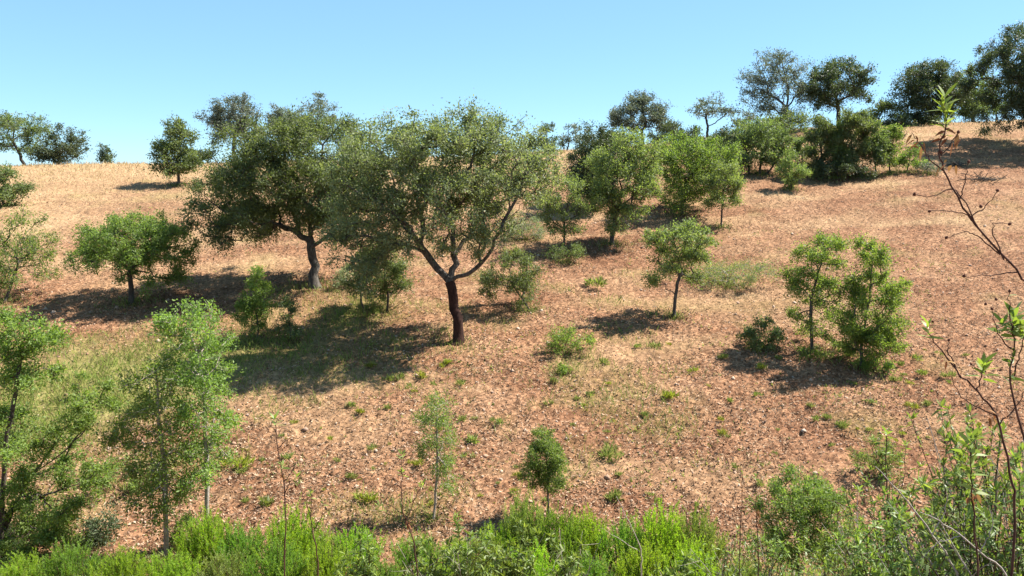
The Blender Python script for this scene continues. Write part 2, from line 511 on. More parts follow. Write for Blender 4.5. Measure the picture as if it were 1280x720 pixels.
def build_grass():
    rng = np.random.RandomState(5)
    x, y = scatter(rng, 190000, 24, 98)
    tuft = fbm(x * 1.1, y * 1.1, 2)
    keep = rng.random(len(x)) < np.clip(straw_mask(x, y) * 1.0 + tuft * 1.2 - .22, 0, 1)
    x, y = x[keep], y[keep]
    v = blades(rng, x, y, rng.uniform(.05, .26, len(x)) * (0.7 + (.9 + 1.6 * np.clip(fbm(x * .7, y * .5, 2) * 2, 0, 1)) * sstep(50, 74, y)), rng.uniform(.012, .035, len(x)) * (1 + .8 * sstep(55, 80, y)), .6)
    tag(quads_obj('dry_grass', v, M['straw']), 'straw coloured dry grass along the upper slope and crest', 'dry grass', kind='stuff')
    x = rng.uniform(-24, 6, 150000); y = rng.uniform(19, 40, 150000)
    keep = rng.random(len(x)) < meadow_mask(x, y) * np.clip(.55 + 1.6 * fbm(x * 1.2, y * 1.2, 2), 0, 1)
    x, y = x[keep], y[keep]
    v = blades(rng, x, y, rng.uniform(.10, .42, len(x)), rng.uniform(.012, .030, len(x)), .45)
    tag(quads_obj('meadow_grass', v, M['meadow']), 'yellow green grass patch in the hollow at left', 'grass', kind='stuff')
    # sparse green sprigs all over the lower slope
    x, y = scatter(rng, 26000, 18, 48)
    den = fbm(x / 3.0 + 40, y / 2.2, 3) + .25 * fbm(x * 1.4, y * 1.4, 2)
    keep = (rng.random(len(x)) < np.clip((den - .02) * 2.6, 0, .8) * (1 - .6 * straw_mask(x, y)))
    x, y = x[keep], y[keep]
    x = np.repeat(x, 3) + rng.normal(size=3 * len(x)) * .06; y = np.repeat(y, 3) + rng.normal(size=len(x)) * .06
    v = blades(rng, x, y, rng.uniform(.04, .16, len(x)), rng.uniform(.02, .045, len(x)), .8)
    tag(quads_obj('ground_cover', v, M['weed']), 'thin green sprigs sprouting across the bare lower slope', 'ground cover', kind='stuff')


build_litter()
build_grass()


# ------------------------------------------------------------------ trees
BASES = []


def path(pts, n):
    """smooth path through the given points"""
    pts = np.asarray(pts, float)
    if len(pts) == 2:
        t = np.linspace(0, 1, n)[:, None]
        return pts[0] + (pts[1] - pts[0]) * t
    P = np.concatenate([[2 * pts[0] - pts[1]], pts, [2 * pts[-1] - pts[-2]]])
    out = []
    per = max(2, n // (len(pts) - 1))
    for i in range(1, len(P) - 2):
        for t in np.linspace(0, 1, per, endpoint=False):
            a, b, c, d = P[i - 1], P[i], P[i + 1], P[i + 2]
            out.append(.5 * ((2 * b) + (c - a) * t + (2 * a - 5 * b + 4 * c - d) * t * t + (3 * b - a - 3 * c + d) * t ** 3))
    out.append(pts[-1])
    return np.array(out)


def tree(name, label, cat, base, lobes, trunk=None, limbs=(), r0=.12, leaf=(.08, .045), lai=2.6, clump=.42,
         mat='oak', bark='bark', lower=None, seed=1, stems=None, group=None, Y=None, up=.5, droop=0.0, spread=1.0, depth=1.0,
         twig=1.0, crown_name='crown', stem_name='trunk', flat=.8):
    """base and lobes are read off the photograph (pixels) and become metres at the tree's own distance"""
    rng = np.random.RandomState(seed)
    if Y is None:
        g = ground_at(*base)
    else:
        g = point(base[0], base[1], Y); g[2] = float(height(g[0], g[1]))
    Yb = g[1]
    k = float(np.linalg.norm(point(640, 360, Yb))) / FPX           # metres per pixel there
    def W_(px, py, dy=0.0):
        return point(px, py, Yb) + np.array([0, dy, 0])
    root = g - np.array([0, 0, .12])
    lai = lai * 1.35
    if name not in ('cork_oak',): r0 = r0 * .72
    L = [(W_(l[0], l[1]), l[2] * k * 1.10, l[3] * k * 1.12, (l[4] if len(l) > 4 else None)) for l in lobes]
    cx = np.mean([l[0][0] for l in L]); half = max(abs(l[0][0] - cx) + l[1] for l in L)
    # depth: the crown is as deep as it is wide
    full = []
    for c, rx, rz, dy in L:
        rem = max(half - rx, 0)
        if dy is not None:
            full.append((c + np.array([0, dy, 0]), rx, rz)); continue
        full.append((c + np.array([0, rng.uniform(-.35, .35) * rem, 0]), rx, rz))
        if rem > .25 * half:
            q = math.sqrt(max(half ** 2 - (c[0] - cx) ** 2, 0)) - rx * .8
            if q > .3 * rx:
                full.append((c + np.array([rng.normal() * rx * .1, depth * q * rng.uniform(.7, 1.0), -.1 * rz]), rx * .92, rz * .9))
                full.append((c + np.array([rng.normal() * rx * .1, -depth * q * rng.uniform(.55, .8), -.25 * rz]), rx * .85, rz * .75))
    # clump centres through the lobes' volume, mostly near their skins
    vol = np.array([rx * rx * rz for c, rx, rz in full])
    C = []
    for (c, rx, rz), v_ in zip(full, vol):
        nc = max(2, int(round(.44 * (rx * rx * rz) / (clump ** 3) ** 1.0 * .9 + .35 * rx * rz / clump ** 2)))
        nc = min(nc, 70)
        d = unit(rng.normal(size=(nc, 3))); rr = rng.random((nc, 1)) ** .38
        C.append(c + d * rr * np.array([rx, rx, rz]) * max(.15, 1 - .55 * clump / max(rx, rz)))
    C = np.concatenate(C)
    crown_c = np.average(np.array([f[0] for f in full]), axis=0, weights=vol)
    # skeleton
    pos = []; par = []
    def chain(pts, p):
        ids = []
        for q in pts:
            pos.append(np.array(q)); par.append(p); p = len(pos) - 1; ids.append(p)
        return ids
    trunk_ids = []
    if stems is None:
        stems = [trunk or [(base[0] + rng.normal() * 2, base[1] - (base[1] - L[0][0][2]) * 0)]]
        if trunk is None:
            top = crown_c - np.array([0, 0, .15 * (crown_c[2] - root[2])])
            mid = root * .5 + top * .5 + np.array([rng.normal() * .05, rng.normal() * .05, 0]) * np.linalg.norm(top - root)
            stems = [[root, mid, top]]
        else:
            stems = [[root] + [W_(*p) for p in trunk]]
    else:
        stems = [[root + np.array([(s[0][0] - base[0]) * k, rng.normal() * .06, 0])] + [W_(*p) for p in s[1:]] for s in stems]
    for s in stems:
        p_ = path(s, 4 * (len(s) - 1) + 1)
        p_[1:-1] += rng.normal(size=(len(p_) - 2, 3)) * r0 * .22
        trunk_ids.append(chain(p_, -1))
    tmask_n = len(pos)
    for l in limbs:
        pts = [W_(*p) for p in l]
        P = np.array(pos); j = int(np.argmin(np.linalg.norm(P - pts[0], axis=1)))
        pp = path([P[j]] + pts[1:] if len(pts) > 1 else [P[j]] + pts, 3 * (len(pts)) + 1)
        pp[1:-1] += rng.normal(size=(len(pp) - 2, 3)) * r0 * .25
        chain(pp[1:], j)
    plen = [0.0] * len(pos)
    for i in range(len(pos)):
        plen[i] = 0 if par[i] < 0 else plen[par[i]] + float(np.linalg.norm(pos[i] - pos[par[i]]))
    first_ok = [t[len(t) // 2] if len(limbs) == 0 and len(t) > 4 else t[int(len(t) * .7)] for t in trunk_ids]
    ok = np.ones(len(pos), bool)
    for t, fo in zip(trunk_ids, first_ok):
        for i in t:
            if i < fo: ok[i] = False
    tops = np.array([pos[t[-1]] for t in trunk_ids])
    order = np.argsort([np.min(np.linalg.norm(tops - c, axis=1)) for c in C])
    ends = []
    for ci in order:
        c = C[ci]; P = np.array(pos)
        dd = np.linalg.norm(P - c, axis=1) + .35 * np.array(plen)
        dd = dd + 1.2 * np.maximum(P[:, 2] - c[2] - .3, 0)
        dd[~ok] = 1e9
        j = int(np.argmin(dd)); a = P[j]
        d = c - a; ln = float(np.linalg.norm(d))
        m = max(1, min(5, int(ln / (.5 * max(clump, .2)))))
        pdir = unit(a - pos[par[j]]) if par[j] >= 0 else np.array([0, 0, 1.])
        p = j
        for s_ in range(1, m + 1):
            t = s_ / m
            q = a + d * t + (pdir * .30 + np.array([0, 0, .12])) * ln * t * (1 - t) + rng.normal(size=3) * .13 * ln * (t < 1) * (t * (1 - t) * 3)
            pos.append(q); par.append(p); plen.append(plen[p] + ln / m); p = len(pos) - 1
        ok = np.concatenate([ok, np.ones(len(pos) - len(ok), bool)])
        ends.append(p)
    n = len(pos)
    cnt = np.zeros(n)
    for e in ends: cnt[e] += 1
    child = [[] for _ in range(n)]
    for i in range(n - 1, -1, -1):
        if par[i] >= 0:
            cnt[par[i]] += cnt[i]; child[par[i]].append(i)
    cnt = np.maximum(cnt, 1)
    r_tip = max(.006, min(.02, clump * .03))
    tot = max(cnt[t[0]] for t in trunk_ids)
    ex = math.log(max(r0, r_tip * 1.5) / r_tip) / math.log(max(tot, 2))
    rad = r_tip * cnt ** ex
    for t in trunk_ids:
        zz = [np.linalg.norm(pos[i] - pos[t[0]]) for i in t]
        for i, z in zip(t, zz): rad[i] *= 1 + .75 * math.exp(-z / (r0 * 1.6))
    T1, T2 = Tubes(), Tubes()
    P = np.array(pos)
    tset = set(i for t in trunk_ids for i in t)
    for t in trunk_ids:
        T1.add(P[t], rad[t], 10)
    for i in range(n):
        for ch in child[i]:
            if ch in tset: continue
            # start a new tube at every side branch; follow the thickest child
            if par[i] >= 0 and i not in tset and ch == max(child[i], key=lambda c_: cnt[c_]): continue
            idx = [i, ch]; c_ = ch
            while child[c_]:
                c_ = max(child[c_], key=lambda z: cnt[z]); idx.append(c_)
            rr = rad[idx].copy(); rr[0] = min(rr[0], rr[1] * 1.15)
            T2.add(P[idx], rr, 7 if rr[0] > .03 else 4)
    # twigs and leaves
    area = math.pi * sum(l[1] * l[2] for l in L) * .8
    la, lw = leaf
    nl = int(lai * area / (.5 * la * lw))
    E = np.array([P[e] for e in ends])
    nt = max(5, int(9 * twig))
    cr = clump * rng.uniform(.8, 1.45, len(E)) * spread
    tc = np.repeat(E, nt, 0); tr = np.repeat(cr, nt)
    out_d = unit(tc - crown_c)
    td = unit(rng.normal(size=tc.shape) + out_d * .55 + np.array([0, 0, .25 - droop]))
    tl = tr * rng.uniform(.55, 1.25, len(tr))
    td2 = td * np.array([1, 1, flat])
    nper = max(2, int(nl / len(tc)))
    for a, d, l_ in zip(tc[::2], td2[::2], tl[::2]):
        T2.add([a, a + d * l_ * .5 + np.array([0, 0, .04 * l_]), a + d * l_], [r_tip * .8, r_tip * .55, r_tip * .25], 3)
    lt = rng.random((len(tc), nper)) ** .75
    lp = tc[:, None] + td2[:, None] * (lt * tl[:, None])[..., None] + rng.normal(size=(len(tc), nper, 3)) * (tr * .20)[:, None, None]
    if droop > 0: lp[..., 2] -= droop * .5 * (lt ** 2) * tl[:, None]
    lp = lp.reshape(-1, 3)
    ld = np.repeat(td, nper, 0) * .6 + rng.normal(size=lp.shape) * .7; ld[:, 2] += .1 - droop * .5
    nlf = len(lp)
    v, q = leaf_quads(rng, lp, ld, la * rng.uniform(.5, 1.6, nlf), lw * rng.uniform(.7, 1.25, nlf), up=up, face=np.repeat(td, nper, 0) * .8)
    group = group or {'cork_oak': 'big cork oaks in the middle', 'skyline_oak': 'oaks along the crest', 'holm_oak': 'dark oaks on the slope',
                      'young_oak': 'young oaks on the slope', 'sapling': 'slender saplings', 'ravine_oak': 'young trees in the hollow at lower left',
                      'leaning_oak': 'leaning small oaks', 'bush': 'bushes and scrub on the slope'}.get(name)
    BASES.append((g[0], g[1], half))
    e = empty(name, g, label, cat, group)
    if len(stems) > 1:
        T1.v += T2.v; T1.f += [f_ + T1.n for f_ in T2.f]
        T1.build('stems', M[bark], e, g)
    else:
        T1.build(stem_name, M[lower or bark], e, g)
        T2.build('branches', M[bark], e, g)
    quads_obj(crown_name, v - g, M[mat], e)
    return e



# ---- the two big cork oaks in the middle
tree('cork_oak', 'largest spreading cork oak in the middle, its lower trunk bare and dark red', 'tree', (569, 429),
     [(548, 168, 62, 36), (603, 172, 50, 38), (490, 182, 52, 38), (455, 215, 42, 42), (520, 222, 60, 42), (585, 222, 56, 42),
      (640, 205, 46, 40), (672, 188, 26, 26), (440, 262, 32, 45), (478, 290, 34, 40), (596, 262, 34, 34), (556, 272, 34, 26), (655, 238, 34, 24), (470, 335, 22, 28), (690, 215, 22, 18), (520, 300, 22, 22), (600, 300, 26, 22), (425, 295, 24, 30), (500, 260, 40, 30), (635, 280, 20, 16), (562, 300, 18, 16), (455, 320, 22, 30)],
     trunk=[(571, 395), (562, 352)],
     limbs=[[(562, 352), (532, 318), (508, 275, -.4), (495, 225, -.8), (482, 180, -.8)], [(562, 352), (567, 320, .3), (562, 275, .6), (552, 225, .6), (548, 175, .5)],
            [(563, 350), (588, 338, -.5), (608, 318, -.8), (624, 285, -1.0), (643, 248, -1.0), (660, 205, -.6)], [(567, 318), (590, 290, 1.0), (610, 240, 1.4), (612, 190, 1.2)],
            [(624, 285, -1), (648, 274, -1.2), (664, 268, -1.2)], [(518, 295), (485, 268, .9), (455, 240, 1.2)], [(505, 270), (520, 235, .4), (530, 190, .5)], [(562, 280), (540, 250, -.6), (515, 205, -.9)], [(560, 250), (585, 215, -.4), (600, 165, -.5)], [(610, 315), (632, 300, .5), (655, 300, .8)], [(500, 260), (470, 285, -.5), (448, 305, -.8)]],
     r0=.19, leaf=(.098, .052), lai=2.2, clump=.46, mat='oak_olive', bark='bark', lower='bark_red', seed=11, droop=.12, depth=.62)
tree('cork_oak', 'broad dark cork oak with a heavy drooping left lobe beside the largest oak', 'tree', (394, 359),
     [(350, 172, 56, 34), (400, 165, 46, 30), (300, 205, 44, 38), (355, 222, 60, 42), (415, 210, 50, 46), (280, 255, 36, 38),
      (325, 258, 44, 34), (430, 250, 40, 36), (385, 255, 40, 28), (292, 282, 28, 20), (455, 195, 30, 34), (265, 235, 22, 22), (270, 275, 22, 18), (310, 290, 26, 14), (350, 278, 26, 16), (425, 285, 24, 18)],
     trunk=[(391, 325), (388, 296)],
     limbs=[[(388, 300), (365, 288), (330, 276, -.3), (295, 262, -.4)], [(388, 296), (378, 255, .4), (355, 205, .5)], [(389, 296), (405, 262), (418, 215)],
            [(388, 296), (395, 240, .9), (398, 180, .9)]],
     r0=.20, leaf=(.10, .055), lai=2.6, clump=.55, mat='oak', seed=12, droop=.22, depth=.7)
# ---- left side
tree('holm_oak', 'low wide umbrella shaped oak casting a long shadow at left', 'tree', (165, 379),
     [(165, 282, 40, 22), (125, 290, 28, 18), (205, 290, 28, 20), (100, 308, 18, 14), (140, 312, 38, 20), (190, 312, 34, 22), (225, 318, 18, 22), (112, 322, 24, 14), (205, 340, 22, 20), (165, 330, 22, 18)],
     trunk=[(163, 355), (163, 330)],
     limbs=[[(163, 335), (140, 318), (115, 308)], [(163, 335), (190, 318), (212, 310)], [(163, 330), (165, 300)]],
     r0=.15, leaf=(.09, .05), lai=3.2, clump=.36, mat='fresh', bark='bark_dark', seed=13, droop=.25)
tree('holm_oak', 'rounded upright oak standing alone below the left crest with a small shadow', 'tree', (223, 232),
     [(222, 165, 20, 16), (210, 185, 20, 18), (234, 185, 18, 20), (222, 200, 28, 16), (205, 205, 14, 10), (240, 203, 10, 10), (222, 212, 16, 9)],
     r0=.15, leaf=(.15, .09), lai=2.8, clump=.52, mat='oak', bark='bark_dark', seed=14)
tree('skyline_oak', 'leaning open crowned oak on the crest at the far left edge', 'tree', (30, 205),
     [(8, 155, 22, 16), (45, 158, 18, 14), (28, 168, 22, 14), (2, 178, 16, 14), (42, 182, 16, 12)],
     trunk=[(24, 190), (14, 174)], r0=.2, leaf=(.17, .10), lai=1.9, clump=.62, mat='oak', bark='bark_dark', seed=15, Y=80)
tree('skyline_oak', 'dark rounded oak on the crest just right of the leaning one', 'tree', (72, 205),
     [(78, 170, 18, 12), (90, 185, 15, 13), (66, 188, 20, 13), (52, 192, 14, 10), (80, 196, 20, 8)],
     r0=.18, leaf=(.17, .10), lai=2.6, clump=.58, mat='oak_dark', bark='bark_dark', seed=16, Y=79)
tree('skyline_oak', 'tiny lone oak on the bare stretch of crest at left', 'tree', (130, 207),
     [(131, 188, 7, 9), (128, 197, 8, 8), (134, 198, 7, 6)], r0=.1, leaf=(.17, .10), lai=2.6, clump=.4, mat='oak_dark', bark='bark_dark', seed=17, Y=84)
tree('bush', 'small dark bush on the crest tucked right of the lone rounded oak', 'shrub', (253, 199),
     [(247, 192, 9, 7), (259, 194, 7, 5)], r0=.08, leaf=(.17, .10), lai=3, clump=.4, mat='oak_dark', bark='bark_dark', seed=18, Y=83)
tree('bush', 'dense dark bush cut by the left edge below the crest oaks', 'shrub', (8, 258),
     [(5, 222, 26, 17), (18, 236, 20, 16), (-8, 240, 20, 14)], r0=.12, leaf=(.13, .08), lai=3.0, clump=.5, mat='oak', bark='bark_dark', seed=19)
tree('young_oak', 'pale open young oak at the left edge under the dense dark bush', 'tree', (4, 378),
     [(30, 278, 18, 14), (12, 300, 26, 18), (42, 300, 16, 14), (25, 325, 32, 16), (0, 345, 28, 16), (40, 342, 18, 10)],
     r0=.09, leaf=(.09, .05), lai=1.7, clump=.40, mat='fresh', bark='bark', seed=20, spread=1.2)
# ---- crest oaks behind the big pair
tree('skyline_oak', 'tall crest oak with drooping left side behind the broad dark cork oak', 'tree', (294, 203),
     [(290, 132, 24, 14), (270, 148, 19, 13), (308, 148, 20, 14), (288, 155, 26, 12), (272, 170, 10, 10), (315, 165, 14, 10)],
     trunk=[(292, 182), (294, 164)], r0=.24, leaf=(.17, .10), lai=2.8, clump=.62, mat='oak_grey', bark='bark_dark', seed=21, Y=83, droop=.3)
tree('skyline_oak', 'uneven crest oak peeping over the top of the broad dark cork oak', 'tree', (372, 203),
     [(352, 142, 22, 11), (398, 132, 17, 13), (375, 148, 24, 12), (412, 148, 16, 9), (345, 158, 20, 10), (385, 160, 24, 10)],
     trunk=[(370, 180), (368, 164)], r0=.22, leaf=(.17, .10), lai=2.6, clump=.62, mat='oak_grey', bark='bark_dark', seed=22, Y=84)
tree('skyline_oak', 'narrow dark crest oak touching the right side of the largest oak', 'tree', (686, 204),
     [(685, 162, 10, 9), (680, 178, 13, 11), (692, 180, 8, 10), (684, 192, 10, 7)], r0=.12, leaf=(.16, .09), lai=2.6, clump=.5, mat='oak_dark', bark='bark_dark', seed=23, Y=78)
tree('skyline_oak', 'small thin crest oak with open sky on both sides near the middle', 'tree', (708, 196),
     [(716, 161, 10, 7), (708, 171, 10, 8), (720, 173, 7, 7), (702, 178, 6, 6)], trunk=[(709, 187), (712, 175)],
     r0=.11, leaf=(.17, .10), lai=1.9, clump=.45, mat='oak_grey', bark='bark_dark', seed=24, Y=85)
tree('skyline_oak', 'rounded grey crest oak above the light green young oaks', 'tree', (803, 188),
     [(800, 130, 24, 13), (780, 143, 19, 11), (822, 142, 19, 13), (798, 150, 32, 13), (775, 155, 15, 9), (830, 158, 13, 11)],
     trunk=[(803, 172), (802, 160)], r0=.2, leaf=(.17, .10), lai=2.8, clump=.6, mat='oak_grey', bark='bark_dark', seed=25, Y=84)
tree('skyline_oak', 'flat topped crest oak with a bare forked trunk against the sky', 'tree', (884, 180),
     [(888, 126, 17, 8), (872, 134, 11, 7), (905, 136, 14, 7), (888, 140, 20, 7), (915, 140, 9, 5)],
     trunk=[(884, 166), (885, 158)], limbs=[[(885, 158), (896, 152), (908, 142)], [(885, 158), (882, 145), (885, 130)]],
     r0=.17, leaf=(.17, .10), lai=1.5, clump=.5, mat='oak_grey', bark='bark_dark', seed=26, Y=83)
tree('skyline_oak', 'tall thin leaved pale grey oak on the crest at right', 'tree', (976, 176),
     [(965, 78, 28, 14), (992, 85, 20, 14), (945, 95, 20, 16), (972, 105, 30, 18), (1000, 112, 16, 18), (942, 118, 16, 14), (962, 132, 26, 12), (985, 138, 18, 12)],
     trunk=[(978, 155), (984, 135)], limbs=[[(984, 138), (968, 122), (945, 108)], [(984, 135), (985, 110), (978, 80)], [(984, 138), (996, 118), (1002, 95)]],
     r0=.24, leaf=(.16, .09), lai=1.35, clump=.6, mat='oak_grey', bark='bark', seed=27, Y=80)
tree('skyline_oak', 'dark heavy crowned crest oak between the pale grey oak and the thicket', 'tree', (1050, 174),
     [(1055, 82, 22, 13), (1030, 92, 22, 14), (1070, 98, 20, 16), (1045, 108, 28, 16), (1018, 112, 16, 16), (1075, 118, 14, 12), (1030, 125, 22, 12)],
     trunk=[(1048, 150), (1047, 128)], r0=.27, leaf=(.17, .10), lai=3.2, clump=.66, mat='oak_dark', bark='bark_dark', seed=28, Y=80)
tree('skyline_oak', 'big dark crest oak right of the gap of sky near the right end', 'tree', (1166, 172),
     [(1165, 88, 28, 15), (1145, 108, 26, 17), (1180, 105, 28, 17), (1160, 122, 35, 17), (1140, 135, 19, 15), (1178, 135, 22, 15), (1150, 150, 22, 9)],
     r0=.28, leaf=(.17, .10), lai=3.8, clump=.7, mat='oak_dark', bark='bark_dark', seed=29, Y=82)
tree('skyline_oak', 'rounded crest oak standing just behind the big dark one at right', 'tree', (1216, 168),
     [(1215, 98, 24, 13), (1228, 115, 18, 18), (1205, 115, 20, 15), (1216, 132, 22, 15)],
     r0=.24, leaf=(.17, .10), lai=3.6, clump=.68, mat='oak', bark='bark_dark', seed=30, Y=88)
tree('skyline_oak', 'large oak cut off by the right edge with hanging lower branches', 'tree', (1318, 186),
     [(1285, 48, 36, 21), (1262, 72, 25, 21), (1310, 75, 42, 27), (1272, 100, 32, 23), (1300, 120, 38, 25), (1255, 92, 21, 15), (1275, 138, 21, 17), (1335, 105, 42, 32), (1278, 156, 13, 10)],
     r0=.38, leaf=(.14, .08), lai=4.4, clump=.66, mat='oak_dark', bark='bark_dark', seed=31, droop=.35)
tree('bush', 'low round bush on the crest between two oaks at right', 'shrub', (1246, 150),
     [(1240, 138, 10, 7), (1252, 134, 9, 9)], r0=.1, leaf=(.17, .10), lai=2.8, clump=.5, mat='oak', bark='bark_dark', seed=32, Y=90)
tree('bush', 'grey green bush on the crest behind the dark bushy oak', 'shrub', (930, 172),
     [(925, 152, 12, 8), (938, 146, 10, 9)], r0=.1, leaf=(.17, .10), lai=2.0, clump=.5, mat='oak_grey', bark='bark_dark', seed=33, Y=86)
tree('bush', 'rounded dark bush on the crest filling the gap right of the heavy crowned oak', 'shrub', (1102, 168),
     [(1100, 140, 18, 14), (1112, 132, 12, 9), (1090, 150, 14, 10)], r0=.14, leaf=(.17, .10), lai=2.6, clump=.55, mat='oak', bark='bark_dark', seed=34, Y=82)
tree('bush', 'dark crest oak scrub showing between the light green young oaks', 'shrub', (842, 186),
     [(838, 162, 16, 10), (852, 170, 16, 10), (825, 172, 14, 10), (866, 168, 12, 8)], r0=.12, leaf=(.16, .09), lai=2.9, clump=.55, mat='oak_dark', bark='bark_dark', seed=81, Y=78)
tree('bush', 'dark scrub on the crest under the tall pale grey oak', 'shrub', (975, 170),
     [(965, 152, 20, 9), (990, 150, 18, 10), (1008, 150, 12, 9), (978, 160, 26, 8)], r0=.1, leaf=(.16, .09), lai=2.6, clump=.55, mat='oak', bark='bark_dark', seed=82, Y=76)
tree('bush', 'dark scrub on the crest left of the rounded grey oak', 'shrub', (762, 196),
     [(755, 176, 14, 10), (770, 172, 12, 12), (745, 186, 12, 8)], r0=.1, leaf=(.16, .09), lai=2.8, clump=.5, mat='oak_dark', bark='bark_dark', seed=83, Y=76)
tree('young_oak', 'small upright tree in the thicket between its tallest and slender trees', 'tree', (1094, 221),
     [(1094, 160, 12, 12), (1088, 178, 13, 13), (1100, 182, 12, 13), (1094, 200, 15, 12)], r0=.08, leaf=(.12, .07), lai=2.8, clump=.45, mat='oak', bark='bark_dark', seed=84)
tree('young_oak', 'small upright tree in the thicket between its leftmost and tallest trees', 'tree', (1050, 222),
     [(1050, 165, 12, 12), (1045, 182, 12, 12), (1056, 186, 12, 13), (1050, 204, 14, 10)], r0=.08, leaf=(.12, .07), lai=2.8, clump=.45, mat='fresh', bark='bark_dark', seed=85)
tree('holm_oak', 'dark oak half hidden behind the bushy leaning young oak of the upper group', 'tree', (900, 215),
     [(905, 172, 18, 14), (888, 182, 16, 14), (920, 184, 16, 14), (904, 196, 20, 12)], r0=.12, leaf=(.14, .08), lai=3.0, clump=.52, mat='oak_dark', bark='bark_dark', seed=86)
tree('bush', 'dark scrub between the bushy dark oak and the thicket on the right', 'shrub', (1004, 205),
     [(1000, 176, 14, 12), (1012, 186, 12, 12), (994, 188, 12, 10)], r0=.08, leaf=(.13, .08), lai=2.8, clump=.48, mat='oak', bark='bark_dark', seed=87)
tree('skyline_oak', 'low dark crest oak behind the slender end of the thicket', 'tree', (1128, 172),
     [(1124, 148, 14, 11), (1136, 156, 12, 10), (1114, 156, 12, 10)], r0=.1, leaf=(.16, .09), lai=2.8, clump=.55, mat='oak_dark', bark='bark_dark', seed=88, Y=80)
# ---- upper slope group, right of the largest oak
tree('holm_oak', 'dense blackish oak in shade behind the light green young oaks', 'tree', (742, 262),
     [(745, 178, 23, 20), (728, 205, 23, 20), (755, 205, 25, 22), (740, 228, 30, 20), (725, 222, 16, 15), (770, 180, 23, 18)],
     r0=.2, leaf=(.12, .07), lai=3.8, clump=.52, mat='oak_dark', bark='bark_dark', seed=35)
tree('young_oak', 'light green young oak with forked dark trunk left of its two neighbours', 'tree', (766, 306),
     [(785, 180, 27, 18), (768, 205, 32, 20), (798, 205, 29, 22), (780, 230, 41, 20), (762, 245, 27, 16), (800, 238, 22, 16), (775, 262, 22, 11), (815, 190, 15, 13), (768, 280, 20, 11), (792, 258, 22, 13), (750, 225, 17, 18), (745, 200, 16, 16), (812, 215, 18, 18)],
     trunk=[(766, 285), (772, 262)], r0=.16, leaf=(.11, .06), lai=2.3, clump=.42, mat='young', bark='bark_dark', seed=36)
tree('young_oak', 'bushy light green young oak leaning right in the middle of the upper group', 'tree', (853, 268),
     [(868, 178, 32, 16), (845, 190, 28, 18), (892, 190, 30, 18), (870, 205, 42, 18), (840, 215, 18, 21), (848, 235, 20, 18), (905, 205, 20, 16), (860, 245, 15, 12), (846, 252, 20, 12), (872, 228, 28, 16), (832, 200, 18, 16), (825, 195, 16, 16), (880, 240, 16, 12)],
     r0=.13, leaf=(.12, .065), lai=2.2, clump=.44, mat='fresh', bark='bark_dark', seed=37)
tree('young_oak', 'slim light green young oak with a fine bare stem right of the bushy leaning one', 'tree', (901, 285),
     [(905, 210, 15, 13), (890, 225, 15, 13), (918, 225, 15, 13), (905, 238, 24, 13), (895, 250, 15, 10), (916, 248, 11, 9)],
     r0=.07, leaf=(.10, .055), lai=2.3, clump=.36, mat='young', bark='bark_dark', seed=38)
tree('young_oak', 'pale feathery young oak against the right side of the largest oak', 'tree', (705, 318),
     [(712, 230, 20, 14), (692, 248, 22, 16), (722, 252, 18, 16), (705, 270, 30, 14), (698, 285, 16, 10), (718, 282, 14, 10)],
     r0=.08, leaf=(.09, .05), lai=1.9, clump=.38, mat='young', bark='bark_dark', seed=39)
tree('holm_oak', 'bushy dark oak with several stems beside the pale grey crest oak', 'tree', (948, 218),
     [(950, 160, 26, 16), (932, 172, 24, 16), (970, 172, 24, 16), (950, 185, 42, 16), (930, 198, 24, 13), (968, 196, 26, 11)],
     stems=[[(938, 218), (935, 205), (932, 185)], [(948, 218), (952, 200), (958, 178)], [(954, 218), (968, 205), (975, 190)]],
     r0=.12, leaf=(.14, .08), lai=2.8, clump=.52, mat='oak', bark='bark_dark', seed=40)
tree('holm_oak', 'leftmost upright tree of the dense thicket on the right', 'tree', (1029, 222),
     [(1030, 152, 15, 13), (1022, 172, 18, 15), (1038, 172, 15, 15), (1026, 192, 20, 15), (1020, 208, 15, 11)], r0=.12, leaf=(.13, .075), lai=3.4, clump=.5, mat='oak', bark='bark_dark', seed=41)
tree('holm_oak', 'tallest tree in the middle of the dense thicket on the right', 'tree', (1072, 222),
     [(1068, 145, 20, 13), (1060, 162, 20, 15), (1080, 162, 18, 15), (1068, 185, 22, 18), (1085, 190, 16, 18), (1058, 200, 16, 13)], r0=.13, leaf=(.13, .075), lai=3.6, clump=.5, mat='oak', bark='bark_dark', seed=42)
tree('holm_oak', 'slender tree at the right end of the dense thicket', 'tree', (1112, 218),
     [(1112, 165, 14, 14), (1118, 180, 16, 14), (1106, 185, 14, 16), (1114, 200, 16, 12)], r0=.08, leaf=(.12, .07), lai=2.3, clump=.42, mat='fresh', bark='bark_dark', seed=43)
tree('bush', 'dark undergrowth bush at the foot of the dense thicket', 'shrub', (1046, 224),
     [(1040, 208, 22, 12), (1060, 212, 20, 9), (1026, 214, 14, 8), (1082, 214, 14, 8)], r0=.06, leaf=(.12, .07), lai=3.6, clump=.42, mat='oak_dark', bark='bark_dark', seed=44)
tree('bush', 'round grey green bush in front of the left end of the thicket', 'shrub', (990, 238),
     [(990, 200, 16, 12), (982, 212, 12, 12), (998, 214, 13, 12), (990, 226, 10, 8)], r0=.06, leaf=(.10, .055), lai=2.5, clump=.38, mat='young', bark='bark_dark', seed=45)
tree('bush', 'leaning bush above a dark hollow right of the thicket', 'shrub', (1132, 216),
     [(1142, 190, 17, 9), (1130, 200, 14, 9), (1146, 202, 11, 8)], r0=.06, leaf=(.11, .06), lai=2.4, clump=.36, mat='fresh', bark='bark_dark', seed=46)
